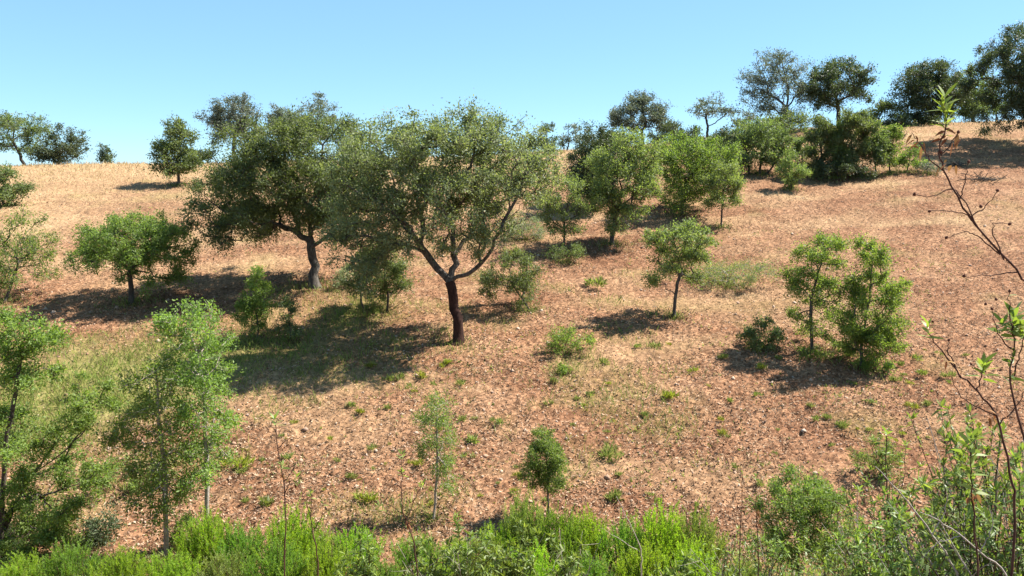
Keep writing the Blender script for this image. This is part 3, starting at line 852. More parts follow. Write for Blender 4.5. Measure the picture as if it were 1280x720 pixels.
tree('bush', 'low grey green bush right of the leaning bush', 'shrub', (1160, 218), [(1158, 208, 12, 7), (1168, 211, 8, 5)], r0=.04, leaf=(.10, .055), lai=2.0, clump=.3, mat='oak_grey', bark='bark_dark', seed=47)
# ---- middle of the slope
tree('young_oak', 'lone young oak on bare soil with its shadow to the left', 'tree', (842, 398),
     [(850, 290, 28, 14), (820, 298, 18, 13), (876, 300, 16, 14), (845, 312, 36, 14), (870, 322, 20, 14), (835, 332, 22, 12), (822, 348, 16, 9), (864, 342, 16, 10)],
     trunk=[(845, 370), (850, 340)], r0=.095, leaf=(.085, .05), lai=2.8, clump=.32, mat='young', bark='bark', seed=48)
tree('bush', 'sprawling pale grey green scrub spreading right of the lone young oak', 'shrub', (905, 358),
     [(885, 342, 20, 9), (912, 338, 24, 9), (940, 334, 20, 8), (925, 346, 26, 8), (880, 350, 20, 7), (958, 340, 12, 6)], r0=.03, leaf=(.06, .022), lai=1.3, clump=.32, mat='young', bark='stem_grey', seed=49, spread=1.3)
tree('young_oak', 'young oak with a bare grey stem left of its fuller twin at right', 'tree', (1015, 442),
     [(1032, 305, 17, 14), (1015, 318, 22, 16), (1040, 325, 14, 14), (1005, 345, 24, 16), (1030, 350, 20, 14), (992, 358, 14, 10), (1018, 372, 22, 10), (1040, 390, 14, 18), (1000, 395, 9, 8), (1022, 412, 18, 14), (1034, 360, 16, 16), (1042, 305, 9, 10)],
     trunk=[(1014, 405), (1014, 372)], limbs=[[(1014, 375), (1022, 345), (1032, 310)]], r0=.085, leaf=(.075, .042), lai=2.5, clump=.32, mat='bright', bark='bark', seed=50)
tree('young_oak', 'fuller bright young oak with a dark upright tip at right', 'tree', (1077, 461),
     [(1088, 345, 34, 18), (1072, 362, 22, 20), (1110, 365, 24, 22), (1090, 385, 34, 20), (1068, 400, 18, 18), (1112, 405, 20, 18), (1085, 418, 30, 14), (1085, 418, 30, 14), (1075, 436, 18, 10), (1110, 425, 16, 12), (1090, 310, 9, 12), (1094, 325, 12, 10)],
     trunk=[(1077, 430), (1082, 400)], limbs=[[(1077, 450), (1068, 425), (1062, 400)], [(1082, 400), (1088, 360), (1092, 310)]], r0=.09, leaf=(.075, .042), lai=2.8, clump=.34, mat='bright', bark='bark', seed=51)
tree('bush', 'low dark bush in the shadow left of the two young oaks', 'shrub', (950, 436),
     [(950, 408, 22, 11), (935, 414, 14, 10), (965, 418, 14, 10), (948, 428, 18, 8)], r0=.04, leaf=(.07, .04), lai=2.8, clump=.28, mat='oak', bark='bark_dark', seed=52)
tree('bush', 'small green bush at the foot of the fuller young oak', 'shrub', (1092, 464), [(1098, 448, 16, 10), (1082, 455, 12, 8), (1105, 456, 10, 7)], r0=.03, leaf=(.065, .035), lai=2.0, clump=.24, mat='bright', bark='bark_dark', seed=53)
tree('bush', 'low green sprouts between the stems of the two young oaks', 'shrub', (1035, 446), [(1028, 438, 14, 7), (1050, 436, 12, 7), (1008, 440, 12, 6)], r0=.02, leaf=(.06, .035), lai=1.6, clump=.22, mat='fresh', bark='bark_dark', seed=54)
tree('leaning_oak', 'small sprawling oak leaning right under the largest oak', 'tree', (664, 388),
     [(640, 325, 24, 14), (615, 345, 20, 14), (662, 335, 20, 14), (640, 352, 30, 14), (612, 362, 16, 9), (660, 360, 18, 12), (652, 378, 14, 8)],
     trunk=[(652, 372), (640, 355)], r0=.06, leaf=(.08, .042), lai=2.0, clump=.33, mat='oak', bark='bark_dark', seed=55)
tree('holm_oak', 'twin stemmed dark small oak between the two big cork oaks', 'tree', (470, 392),
     [(478, 310, 26, 18), (450, 330, 20, 16), (500, 330, 20, 16), (475, 345, 34, 16), (445, 352, 18, 12), (500, 355, 16, 12), (478, 365, 24, 9)],
     stems=[[(455, 392), (452, 375), (448, 350)], [(483, 392), (485, 370), (480, 335)]], r0=.07, leaf=(.08, .045), lai=2.7, clump=.36, mat='oak', bark='bark_dark', seed=56)
tree('sapling', 'bright green sapling in front of the shadow of the broad dark cork oak', 'tree', (320, 428),
     [(322, 342, 12, 10), (318, 358, 14, 10), (332, 362, 10, 8), (316, 378, 22, 12), (332, 385, 14, 10), (304, 392, 14, 10), (322, 402, 18, 10)], r0=.04, leaf=(.075, .042), lai=3, clump=.26, mat='bright', bark='bark', seed=57)
tree('sapling', 'darker little sapling just right of the bright green one', 'tree', (362, 428),
     [(360, 378, 9, 8), (364, 392, 12, 10), (356, 404, 12, 8), (366, 412, 12, 9)], r0=.03, leaf=(.07, .04), lai=2.0, clump=.24, mat='oak', bark='bark_dark', seed=58)
tree('bush', 'pale tuft of scrub behind the bare trunk of the broad dark cork oak', 'shrub', (440, 360), [(437, 340, 16, 10), (428, 350, 12, 8)], r0=.03, leaf=(.07, .035), lai=1.6, clump=.28, mat='pale', bark='stem_grey', seed=59)
tree('bush', 'leafy low shrub with a small companion on bare soil right of the largest oak', 'shrub', (706, 440),
     [(705, 418, 18, 11), (696, 428, 12, 8), (718, 426, 12, 8), (735, 424, 10, 7)], r0=.025, leaf=(.075, .032), lai=2.2, clump=.24, mat='bright', bark='stem', seed=60)
tree('bush', 'small leafy shrub just below the low shrub right of the largest oak', 'shrub', (709, 468), [(709, 456, 9, 8), (704, 460, 7, 6)], r0=.015, leaf=(.07, .03), lai=1.8, clump=.18, mat='bright', bark='stem', seed=61)
tree('bush', 'dry brown green scrub in the shade below the pale feathery oak', 'shrub', (708, 328), [(705, 314, 20, 9), (725, 312, 14, 8), (690, 318, 12, 7)], r0=.03, leaf=(.07, .035), lai=1.4, clump=.28, mat='oak', bark='stem', seed=62)
tree('bush', 'leafy pale scrub between the largest oak and the pale feathery oak', 'shrub', (655, 300), [(650, 280, 26, 14), (672, 290, 18, 12), (632, 290, 16, 10)], r0=.03, leaf=(.07, .035), lai=1.2, clump=.34, mat='pale', bark='stem_grey', seed=63)
# ---- saplings by the ravine and the left foreground
tree('sapling', 'slender airy sapling with a pale leaning stem in the lower middle', 'tree', (541, 652),
     [(546, 506, 16, 12), (538, 524, 18, 13), (556, 528, 14, 12), (542, 545, 24, 13), (530, 558, 12, 12), (558, 552, 14, 10), (550, 580, 20, 14), (562, 605, 12, 12)],
     trunk=[(546, 605), (547, 570), (546, 530), (546, 505)], r0=.045, leaf=(.052, .024), lai=1.7, clump=.17, mat='bright', bark='bark_pale', seed=64, spread=1.5)
tree('sapling', 'slender rounded sapling rising from heath right of the airy one', 'tree', (685, 655),
     [(680, 550, 18, 13), (670, 562, 17, 13), (692, 565, 17, 15), (678, 578, 33, 15), (665, 585, 17, 10), (695, 588, 15, 13), (680, 600, 22, 11)],
     trunk=[(685, 620), (684, 580), (682, 555)], r0=.035, leaf=(.05, .026), lai=3, clump=.19, mat='fresh', bark='bark', seed=65)
tree('ravine_oak', 'pale trunked tall young tree with a forked stem at lower left', 'tree', (256, 702),
     [(235, 395, 29, 16), (210, 405, 22, 14), (258, 410, 22, 14), (235, 425, 40, 16), (262, 440, 20, 16), (255, 468, 24, 18), (265, 500, 26, 18), (248, 525, 28, 16), (278, 530, 17, 16), (258, 555, 24, 14), (232, 462, 18, 14), (242, 590, 15, 12), (270, 470, 18, 16), (240, 500, 20, 18), (266, 580, 13, 14)],
     trunk=[(259, 640), (258, 570), (255, 500), (246, 440)], limbs=[[(258, 575), (266, 540), (268, 500)], [(246, 440), (238, 415), (235, 395)]], r0=.07, leaf=(.062, .036), lai=2.3, clump=.27, mat='bright', bark='bark_pale', seed=66)
tree('ravine_oak', 'bushier young tree left of the pale trunked one at lower left', 'tree', (209, 705),
     [(195, 455, 29, 18), (175, 475, 19, 18), (215, 480, 24, 18), (190, 505, 34, 20), (165, 520, 15, 16), (222, 525, 17, 18), (190, 545, 31, 18), (205, 575, 24, 16), (175, 580, 17, 14), (200, 605, 17, 14), (185, 610, 14, 16), (220, 615, 14, 14), (205, 632, 12, 12), (150, 545, 12, 12), (235, 560, 12, 14)],
     trunk=[(207, 650), (206, 590), (198, 520), (195, 465)], r0=.075, leaf=(.062, .036), lai=2.3, clump=.27, mat='bright', bark='bark_pale', seed=67, spread=1.1)
tree('ravine_oak', 'bright crowned tree rising at the left edge', 'tree', (0, 700),
     [(15, 405, 28, 16), (42, 415, 22, 14), (0, 430, 28, 18), (35, 440, 30, 16), (62, 425, 12, 10), (10, 470, 24, 22), (40, 470, 18, 14), (8, 520, 22, 24), (15, 560, 18, 16)],
     trunk=[(2, 640), (6, 560), (20, 490), (26, 440)], r0=.07, leaf=(.065, .038), lai=2.8, clump=.28, mat='bright', bark='bark_dark', seed=68)
tree('leaning_oak', 'leaning tree with slanting leafy boughs at the lower left corner', 'tree', (-6, 690),
     [(112, 498, 16, 10), (95, 520, 18, 12), (76, 545, 18, 14), (120, 520, 12, 10), (55, 572, 18, 14), (35, 600, 26, 16), (70, 610, 32, 16), (110, 605, 22, 12), (30, 640, 34, 18), (75, 645, 26, 14), (8, 612, 20, 16), (50, 660, 36, 16), (95, 625, 24, 14), (15, 670, 26, 14), (60, 590, 22, 14)],
     trunk=[(10, 650), (28, 612)], limbs=[[(28, 612), (50, 580), (80, 540), (112, 498)], [(15, 640), (60, 618), (110, 602)], [(40, 598), (85, 560), (122, 520)]],
     r0=.09, leaf=(.062, .036), lai=3.6, clump=.25, mat='bright', bark='bark_dark', seed=69)
tree('bush', 'small dark rounded bush on the bank at lower left', 'shrub', (122, 680),
     [(122, 645, 20, 13), (112, 660, 14, 12), (134, 660, 14, 12), (122, 670, 18, 8)], r0=.03, leaf=(.06, .035), lai=2.6, clump=.24, mat='oak_dark', bark='bark_dark', seed=70)
tree('bush', 'sprawling green bush behind the trunks of the bushier young tree at lower left', 'shrub', (165, 612),
     [(150, 580, 24, 10), (185, 586, 24, 10), (125, 590, 16, 8), (170, 598, 30, 8)], r0=.03, leaf=(.06, .034), lai=1.8, clump=.24, mat='fresh', bark='stem', seed=91)
tree('bush', 'leafy low bush at the bottom between the two pale trunks at lower left', 'shrub', (234, 690),
     [(232, 655, 16, 14), (222, 672, 14, 12), (244, 670, 14, 12)], r0=.025, leaf=(.055, .03), lai=2.2, clump=.2, mat='fresh', bark='stem', seed=92)
tree('bush', 'leafy bush at the bottom between the leaning tree and the dark rounded bush', 'shrub', (72, 700),
     [(66, 668, 22, 14), (84, 680, 18, 12), (48, 682, 18, 12)], r0=.03, leaf=(.06, .034), lai=2.4, clump=.22, mat='bright', bark='stem', seed=93)
tree('bush', 'leafy green bush low at the left edge behind the leaning tree', 'shrub', (20, 560),
     [(12, 520, 22, 16), (34, 535, 16, 12), (8, 545, 18, 10)], r0=.03, leaf=(.065, .038), lai=2.0, clump=.26, mat='fresh', bark='stem', seed=94)
tree('bush', 'leafy sprout in the yellow green grass at left', 'shrub', (100, 500), [(100, 470, 9, 10), (96, 486, 9, 9)], r0=.02, leaf=(.06, .035), lai=1.5, clump=.2, mat='bright', bark='stem', seed=71)
tree('bush', 'mid green leafy shrub among rockrose stems at lower right', 'shrub', (1000, 712),
     [(1000, 605, 26, 16), (1030, 615, 24, 16), (975, 622, 22, 16), (1005, 640, 44, 20), (1045, 645, 22, 16), (962, 655, 24, 18), (1010, 672, 50, 18), (975, 690, 30, 14), (1040, 690, 30, 14)],
     r0=.03, leaf=(.05, .022), lai=3.2, clump=.22, mat='fresh', bark='stem', seed=72, Y=15.0)
tree('bush', 'smaller leafy shrub above the mid green one at right', 'shrub', (1105, 600), [(1098, 560, 16, 12), (1115, 565, 16, 11), (1080, 572, 12, 10), (1108, 582, 22, 12)], r0=.02, leaf=(.05, .02), lai=1.6, clump=.22, mat='fresh', bark='stem', seed=73)


def build_fallen_leaves():
    """dead leaves and rough grass gathered round the feet of the trees"""
    rng = np.random.RandomState(55)
    xs, ys, gx, gy = [], [], [], []
    for (bx, by, hf) in BASES:
        if by > 72: continue
        n = int(500 * min(hf, 3.5))
        r_ = np.abs(rng.normal(size=n)) * hf * .55; a = rng.random(n) * 6.28
        xs.append(bx + np.cos(a) * r_); ys.append(by + np.sin(a) * r_)
        n = int(90 * min(hf, 3.0)) + 30
        r_ = np.abs(rng.normal(size=n)) * (.22 + .2 * hf) + .05; a = rng.random(n) * 6.28
        gx.append(bx + np.cos(a) * r_); gy.append(by + np.sin(a) * r_)
    x, y = np.concatenate(xs), np.concatenate(ys); n = len(x)
    b = np.stack([x, y, height(x, y) + soil_bumps(x, y) + rng.random(n) * .04], 1)
    ax = rng.normal(size=(n, 3)); ax[:, 2] *= .4
    v, q = leaf_quads(rng, b, ax, rng.uniform(.05, .11, n), rng.uniform(.03, .055, n), up=.9, fold=.25)
    tag(quads_obj('fallen_leaves', v, M['fallen']), 'dark brown fallen leaves gathered under the trees', 'fallen leaves', kind='stuff')
    x, y = np.concatenate(gx), np.concatenate(gy)
    v = blades(rng, x, y, rng.uniform(.08, .38, len(x)), rng.uniform(.012, .03, len(x)), .5)
    tag(quads_obj('rough_grass', v, M['meadow']), 'rough grass left standing round the feet of the trees', 'rough grass', kind='stuff')


build_fallen_leaves()

# ------------------------------------------------------------------ heath, rockrose, weeds
def heath_meshes(seed):
    """one heath bush a metre tall: feathery upright plumes of fine needles; returns stems and needles"""
    rng = np.random.RandomState(seed)
    T = Tubes(); vs = []
    for i in range(96):
        a = rng.random() * 6.28; rr = rng.random() ** .6
        tip = np.array([math.cos(a) * rr * .46, math.sin(a) * rr * .46, (1.0 - .42 * rr ** 2) * rng.uniform(.72, 1.06)])
        b = np.array([math.cos(a), math.sin(a), 0]) * rr * .16
        mid = b * .5 + tip * .5 + np.array([0, 0, -.04]) + rng.normal(size=3) * .03
        p = path([b, mid, tip], 8)
        T.add(p, np.linspace(.007, .002, len(p)), 3)
        for g in range(5):
            t0 = rng.uniform(.30, .92)
            j = t0 * (len(p) - 1); i0 = int(j); q = p[i0] + (p[min(i0 + 1, len(p) - 1)] - p[i0]) * (j - i0)
            d = unit(rng.normal(size=3) * .22 + np.array([0, 0, 1.0]) + b * .8)
            ln = rng.uniform(.12, .34)
            n = 38
            t = rng.random(n)
            c = q + d * (t * ln)[:, None] + rng.normal(size=(n, 3)) * .005
            ax = d * 1.1 + rng.normal(size=(n, 3)) * .42
            vs.append(leaf_quads(rng, c, ax, rng.uniform(.030, .060, n) * (1.1 - .5 * t), rng.uniform(.006, .011, n), up=.3)[0])
    return T, np.concatenate(vs)


HEATH = []
for sd in (101, 102, 103, 104):
    T_, v_ = heath_meshes(sd)
    a_ = T_.build('stems', M['stem']); b_ = quads_obj('needles', v_, M[{101: 'heath', 102: 'heath_green', 103: 'heath', 104: 'heath_dull'}[sd]])
    HEATH.append((a_.data, b_.data))
    bpy.data.objects.remove(a_); bpy.data.objects.remove(b_)


def heath(px, top, Y, wide, label, i):
    P = point(px, top, Y)
    z = float(height(P[0], P[1])) - .05
    h = max(.35, P[2] - z) * (1.10 + .20 * math.sin(i * 1.7))
    e = empty('heath_bush', (P[0], P[1], z), label, 'shrub', 'heath bushes along the bottom of the hollow')
    e.rotation_euler = (0, 0, i * 2.4)
    wd = wide / FPX * Y * 1.42
    e.scale = (wd, wd, h)
    for nm, me in zip(('stems', 'needles'), HEATH[(0, 1, 2, 3, 2, 1, 0, 2, 3, 1)[i % 10]]):
        o = bpy.data.objects.new(nm, me); COL.objects.link(o); o.parent = e
    return e


for i, (px, top, Y, w, lab) in enumerate([
    (255, 648, 16.6, 62, 'tall lime green heath bush at the foot of the pale forked tree'),
    (300, 672, 16.4, 55, 'lime green heath bush between the pale forked tree and the dark hearted one'),
    (362, 642, 16.0, 76, 'tall lime green heath bush behind two thin rockrose stems at left'),
    (402, 660, 16.2, 52, 'heath bush on the right flank of the tall one behind the thin stems'),
    (446, 670, 16.4, 56, 'low heath bush just below a patch of shadow left of the airy sapling'),
    (520, 680, 16.4, 55, 'heath bush at the foot of the airy pale stemmed sapling, on its left'),
    (572, 676, 16.5, 55, 'heath bush right of the foot of the airy pale stemmed sapling'),
    (616, 656, 16.6, 60, 'yellowish heath bush halfway between the two slender saplings'),
    (655, 640, 16.9, 55, 'heath bush touching the left of the slender rounded sapling'),
    (702, 650, 16.6, 52, 'heath bush at the foot of the slender rounded sapling, on its right'),
    (735, 634, 17.0, 52, 'upright heath bush rising right of the slender rounded sapling'),
    (782, 655, 16.6, 56, 'heath bush behind the bare crooked stem in the middle'),
    (826, 652, 16.5, 58, 'heath bush right of the bare crooked stem'),
    (872, 645, 16.4, 60, 'heath bush left of the mid green leafy shrub'),
    (25, 692, 14.6, 66, 'heath bush in the bottom left corner'),
    (86, 690, 14.6, 64, 'heath bush below the small dark rounded bush, second from the left edge'),
    (150, 702, 14.2, 60, 'low heath bush at the bottom below the bushier young tree, on its left'),
    (212, 692, 14.6, 66, 'heath bush hiding the foot of the bushier young tree'),
    (282, 690, 14.0, 64, 'front heath bush below the foot of the pale forked tree'),
    (345, 690, 13.8, 66, 'front heath bush at the base of the thin rockrose stems at left'),
    (412, 694, 14.0, 64, 'front heath bush right of the thin rockrose stems at left'),
    (475, 700, 13.6, 62, 'front heath bush left of the leafy stem by the airy sapling'),
    (545, 702, 13.8, 64, 'front heath bush below the airy pale stemmed sapling'),
    (606, 692, 14.0, 64, 'front heath bush below the gap between the two slender saplings'),
    (668, 690, 14.0, 64, 'front heath bush below the slender rounded sapling'),
    (735, 688, 14.0, 66, 'front heath bush left of the bare crooked stem'),
    (806, 690, 14.0, 66, 'front heath bush crossed by the bare crooked stem'),
    (868, 692, 13.8, 62, 'front heath bush left of two rusty stems'),
    (930, 700, 13.4, 60, 'front heath bush behind the two rusty stems'),
]):
    heath(px, top, Y, w, lab, i)


def build_undergrowth():
    rng = np.random.RandomState(77)
    y = 8 + 10.2 * rng.random(90000) ** .6; x = (rng.random(90000) * 2 - 1) * (.95 * y + 3)
    keep = rng.random(90000) < np.clip(.75 + 1.5 * fbm(x, y, 2), 0, 1) * (1 - sstep(17.0, 18.4, y + 1.4 * fbm(x * .8, y * .8, 2)))
    x, y = x[keep], y[keep]; n = len(x)
    b = np.stack([x, y, height(x, y) + rng.random(n) ** 1.6 * (.16 + .5 * np.clip(fbm(x * .9, y * .9, 2) + .15, 0, 1))], 1)
    ax = rng.normal(size=(n, 3)) * .7; ax[:, 2] += .7
    v, q = leaf_quads(rng, b, ax, rng.uniform(.06, .16, n), rng.uniform(.014, .03, n), up=.5)
    tag(quads_obj('undergrowth', v, M['weed']), 'tangled green undergrowth filling the bottom of the hollow', 'undergrowth', kind='stuff')


build_undergrowth()

_pod = None


def pod_mesh():
    global _pod
    if _pod is None:
        o6 = []
        rings = [(0, -.9), (.75, -.6), (1.0, -.1), (.85, .4), (.35, .8), (.12, 1.25), (0, 1.3)]
        v = []; f = []; sz = []
        for r_, z in rings:
            for j in range(8): v.append((r_ * math.cos(j * .785), r_ * math.sin(j * .785), z))
        for a in range(len(rings) - 1):
            for j in range(8):
                k = (j + 1) % 8
                f += [a * 8 + j, a * 8 + k, a * 8 + 8 + k, a * 8 + 8 + j]; sz.append(4)
        o = new_obj('seed_pod', v, f, sz, M['pod'], smooth=True)
        _pod = o.data; bpy.data.objects.remove(o)
    return _pod


def rockrose(label, Y, stems, tips=(), pods=(), rusty=(), r=.006, leaf=(.075, .016), grey=False, seed=1, cat='shrub', name='rockrose', along=0.0, group=None):
    """stems: pixel polylines running up from the ground (depth offset optional); tips: (px, py, leaf count, size factor)"""
    rng = np.random.RandomState(seed)
    def W_(p):
        return point(p[0], p[1], Y + (p[2] if len(p) > 2 else 0))
    first = W_(stems[0][0])
    gz = float(height(first[0], first[1]))
    g = np.array([first[0], first[1], gz])
    e = empty(name, g, label, cat, group)
    T = Tubes(); vs = []
    paths = []
    for i, s in enumerate(stems):
        pts = [W_(p) for p in s]
        if i == 0: pts = [g - np.array([0, 0, .05])] + pts
        p = path(pts, max(8, 4 * len(pts)))
        p[1:-1] += rng.normal(size=(len(p) - 2, 3)) * r * .5
        r1 = r if i == 0 else r * .55
        T.add(p, np.linspace(r1, r1 * .38, len(p)), 6)
        paths.append(p)
        if along:
            n = int(along * np.sum(np.linalg.norm(np.diff(p, axis=0), axis=1)) / .03)
            jj = rng.uniform(.45, .98, n) * (len(p) - 1); ii = jj.astype(int)
            b = p[ii] + (p[np.minimum(ii + 1, len(p) - 1)] - p[ii]) * (jj - ii)[:, None]
            ax = rng.normal(size=(n, 3)); ax[:, 2] = np.abs(ax[:, 2]) * .5 + .25
            vs.append((b, ax, leaf[0] * rng.uniform(.5, 1.0, n), leaf[1] * rng.uniform(.6, 1.1, n)))
    T.build('stems', M['stem_grey' if grey else 'stem'], e, g)
    if vs:
        b = np.concatenate([q[0] for q in vs]); ax = np.concatenate([q[1] for q in vs])
        v, q = long_leaves(rng, b - g, ax, np.concatenate([q_[2] for q_ in vs]), np.concatenate([q_[3] for q_ in vs]))
        new_obj('leaves', v, q.ravel(), np.full(len(q), 4), M['rock'], e)
    for (px, py, n, sc) in tips:
        c = W_((px, py))
        t = np.linspace(-.035, .02, n)[:, None] * sc
        b = c + t * np.array([0.0, 0, 1.0]) + rng.normal(size=(n, 3)) * .003
        a = np.arange(n) * 2.4
        tilt = np.linspace(.15, 1.7, n)
        ax = np.stack([np.cos(a), np.sin(a), tilt], 1) + rng.normal(size=(n, 3)) * .15
        v, q = long_leaves(rng, b - g, ax, leaf[0] * sc * rng.uniform(.75, 1.15, n), leaf[1] * sc * rng.uniform(.8, 1.2, n), .2)
        new_obj('leafy_shoot', v, q.ravel(), np.full(len(q), 4), M['rock_tip'], e)
    if rusty:
        bs = []
        for (px, py, n) in rusty:
            bs.append(W_((px, py)) + rng.normal(size=(n, 3)) * .012)
        b = np.concatenate(bs); n = len(b)
        ax = rng.normal(size=(n, 3)); ax[:, 2] -= .4
        v, q = long_leaves(rng, b - g, ax, leaf[0] * rng.uniform(.35, .6, n), leaf[1] * rng.uniform(.7, 1.3, n), .5)
        new_obj('dead_leaves', v, q.ravel(), np.full(len(q), 4), M['rusty'], e)
    for (px, py) in pods:
        o = bpy.data.objects.new('seed_pod', pod_mesh()); COL.objects.link(o); o.parent = e
        o.location = [float(z) for z in W_((px, py)) - g]
        o.scale = (.0052, .0052, .0068); o.rotation_euler = (rng.normal() * .5, rng.normal() * .5, 0)
    return e


def rock_bush(px, top, Y, n, label, seed, spread=.42, grey=.22, leafy=1.0, ls=1.0):
    """a many stemmed rockrose with narrow leaves along its upper stems"""
    rng = np.random.RandomState(seed)
    P = point(px, top, Y); z = float(height(P[0], P[1])); h = P[2] - z
    g = np.array([P[0], P[1], z])
    e = empty('rockrose', g, label, 'shrub', 'rockrose bushes in the foreground')
    T = Tubes(); D = Tubes(); B, A, Ls = [], [], []; tb, ta = [], []
    for i in range(n):
        a = rng.random() * 6.28; rr = rng.random() ** .7 * spread * min(h, 1.3)
        tip = np.array([math.cos(a) * rr, math.sin(a) * rr, h * rng.uniform(.55, 1.0)])
        p = path([np.array([math.cos(a), math.sin(a), 0]) * .05 - np.array([0, 0, .05]), tip * np.array([.35, .35, .5]) + rng.normal(size=3) * .04, tip], 10)
        dead = rng.random() < grey
        r_ = .0032 + .0012 * Y / 6
        (D if dead else T).add(p, np.linspace(r_ * 1.3, r_ * .5, len(p)), 5)
        segs = [p]
        for s_ in range(rng.randint(2, 5)):
            j = rng.randint(len(p) // 3, len(p) - 1)
            q = p[j] + unit(rng.normal(size=3) * .7 + np.array([0, 0, .8])) * h * rng.uniform(.12, .3)
            pp = path([p[j], p[j] * .5 + q * .5 + rng.normal(size=3) * .015, q], 6)
            (D if dead else T).add(pp, np.linspace(r_ * .7, r_ * .35, len(pp)), 4); segs.append(pp)
        if dead: continue
        for p_ in segs:
            ln = float(np.sum(np.linalg.norm(np.diff(p_, axis=0), axis=1)))
            m = int(leafy * ln / .017) + 3
            jj = (rng.random(m) ** .6 * .65 + .34) * (len(p_) - 1); ii = jj.astype(int)
            b = p_[ii] + (p_[np.minimum(ii + 1, len(p_) - 1)] - p_[ii]) * (jj - ii)[:, None]
            ax = rng.normal(size=(m, 3)) * .8; ax[:, 2] += .55
            B.append(b); A.append(ax); Ls.append(rng.uniform(.035, .075, m))
            k = 7
            tb.append(p_[-1] + rng.normal(size=(k, 3)) * .004); w = rng.normal(size=(k, 3)) * .6; w[:, 2] += .9; ta.append(w)
    T.build('stems', M['stem'], e)
    D.build('dead_stems', M['stem_grey'], e)
    b = np.concatenate(B); a = np.concatenate(A); L_ = np.concatenate(Ls) * ls
    v, q = long_leaves(rng, b, a, L_, L_ * .2)
    b2 = np.concatenate(tb); a2 = np.concatenate(ta); L2 = rng.uniform(.04, .08, len(b2)) * ls
    v2, q2 = long_leaves(rng, b2, a2, L2, L2 * .2, .15)
    new_obj('leaves', np.concatenate([v, v2]), np.concatenate([q, q2 + len(v)]).ravel(), np.full(len(q) + len(q2), 4),
            [M['rock'], M['rock_tip']], e, np.concatenate([np.zeros(len(q)), np.ones(len(q2))]))
    if rng.random() < .7:
        c = np.array([rng.normal() * .1, rng.normal() * .1, h * .7]); m = 14
        v, q = long_leaves(rng, c + rng.normal(size=(m, 3)) * .05, rng.normal(size=(m, 3)), rng.uniform(.03, .05, m), rng.uniform(.008, .014, m), .5)
        new_obj('dead_leaves', v, q.ravel(), np.full(len(q), 4), M['rusty'], e)
    return e


rockrose('tall leaning rockrose branch with a bright leafy tip against the crest at right', 2.6,
         [[(1318, 430), (1280, 350), (1238, 303), (1203, 258), (1180, 212), (1174, 185), (1182, 160), (1180, 120)],
          [(1225, 288), (1195, 238), (1165, 246), (1143, 243)], [(1238, 303), (1210, 270), (1185, 263), (1162, 264)],
          [(1213, 272), (1232, 258), (1247, 238)], [(1180, 214), (1160, 196), (1150, 180), (1140, 166)], [(1198, 250), (1206, 228), (1211, 202)],
          [(1250, 318), (1222, 296), (1206, 290), (1183, 297)], [(1272, 340), (1238, 344), (1205, 345)], [(1255, 325), (1240, 282), (1262, 280)], [(1176, 195), (1190, 178), (1198, 165)]],
         tips=[(1180, 128, 15, .95), (1183, 146, 14, .95), (1181, 160, 8, .7)], pods=[(1143, 243), (1162, 264), (1247, 238), (1211, 202), (1226, 258), (1183, 297), (1262, 280), (1198, 165), (1176, 190), (1205, 345)],
         rusty=[(1150, 180, 6), (1140, 168, 5), (1180, 172, 8), (1185, 205, 5), (1196, 172, 5)], r=.0042, leaf=(.062, .010), seed=201)
rockrose('rockrose with broad leaf clusters cut by the right edge above the thicket', 2.8,
         [[(1290, 640), (1272, 520), (1262, 470), (1268, 430), (1266, 402)], [(1268, 440), (1250, 420), (1240, 388)], [(1266, 420), (1262, 385), (1262, 366)], [(1268, 470), (1278, 430), (1282, 400)]],
         tips=[(1266, 400, 18, 1.2), (1278, 415, 16, 1.2), (1252, 408, 10, .9)], pods=[(1240, 386), (1232, 380), (1262, 364), (1245, 374)], r=.005, leaf=(.062, .014), seed=202, along=.35)
rockrose('thin dark rockrose stem with a small leaf tuft on its far left end at right', 3.0,
         [[(1268, 660), (1262, 590), (1246, 520), (1222, 490), (1195, 462), (1172, 432), (1160, 416)], [(1222, 488), (1226, 470), (1229, 458)], [(1250, 530), (1272, 505), (1285, 480)], [(1246, 520), (1205, 500), (1190, 470)], [(1195, 462), (1186, 440), (1186, 425)]],
         tips=[(1160, 412, 10, .9), (1229, 462, 14, 1.0)], pods=[(1200, 470), (1236, 452), (1214, 455), (1186, 425), (1166, 402)], rusty=[(1240, 520, 6), (1180, 450, 4)], r=.0055, leaf=(.07, .014), seed=203)
rockrose('rockrose shoot with large shiny leaves on an orange stem at lower right', 3.0,
         [[(1222, 730), (1216, 640), (1214, 590), (1213, 560)]], tips=[(1213, 555, 14, 1.25), (1214, 580, 12, 1.2), (1216, 602, 10, 1.1)], rusty=[(1216, 620, 8)], r=.0045, leaf=(.064, .013), seed=204)
rockrose('tall thin rockrose stem with dark pods standing in heath at left', 7.0,
         [[(356, 712), (357, 650), (355, 605), (347, 560), (344, 528)], [(355, 605), (364, 590), (372, 575)], [(347, 560), (356, 552), (362, 548)], [(355, 620), (362, 604), (368, 598)]],
         tips=[(344, 526, 12, 1.1), (354, 582, 9, .9), (370, 596, 8, .9)], pods=[(335, 540), (343, 551), (362, 548), (349, 562)], rusty=[(352, 596, 6), (366, 606, 6)], r=.009, leaf=(.085, .02), seed=205)
rockrose('shorter arching rockrose stem right of the tall thin one at left', 7.0,
         [[(398, 715), (392, 665), (384, 632), (372, 606)], [(388, 648), (390, 630), (388, 618)], [(392, 665), (402, 645), (404, 628)]],
         tips=[(388, 618, 8, .9), (372, 606, 6, .8), (404, 628, 5, .7)], r=.008, leaf=(.08, .018), seed=206)
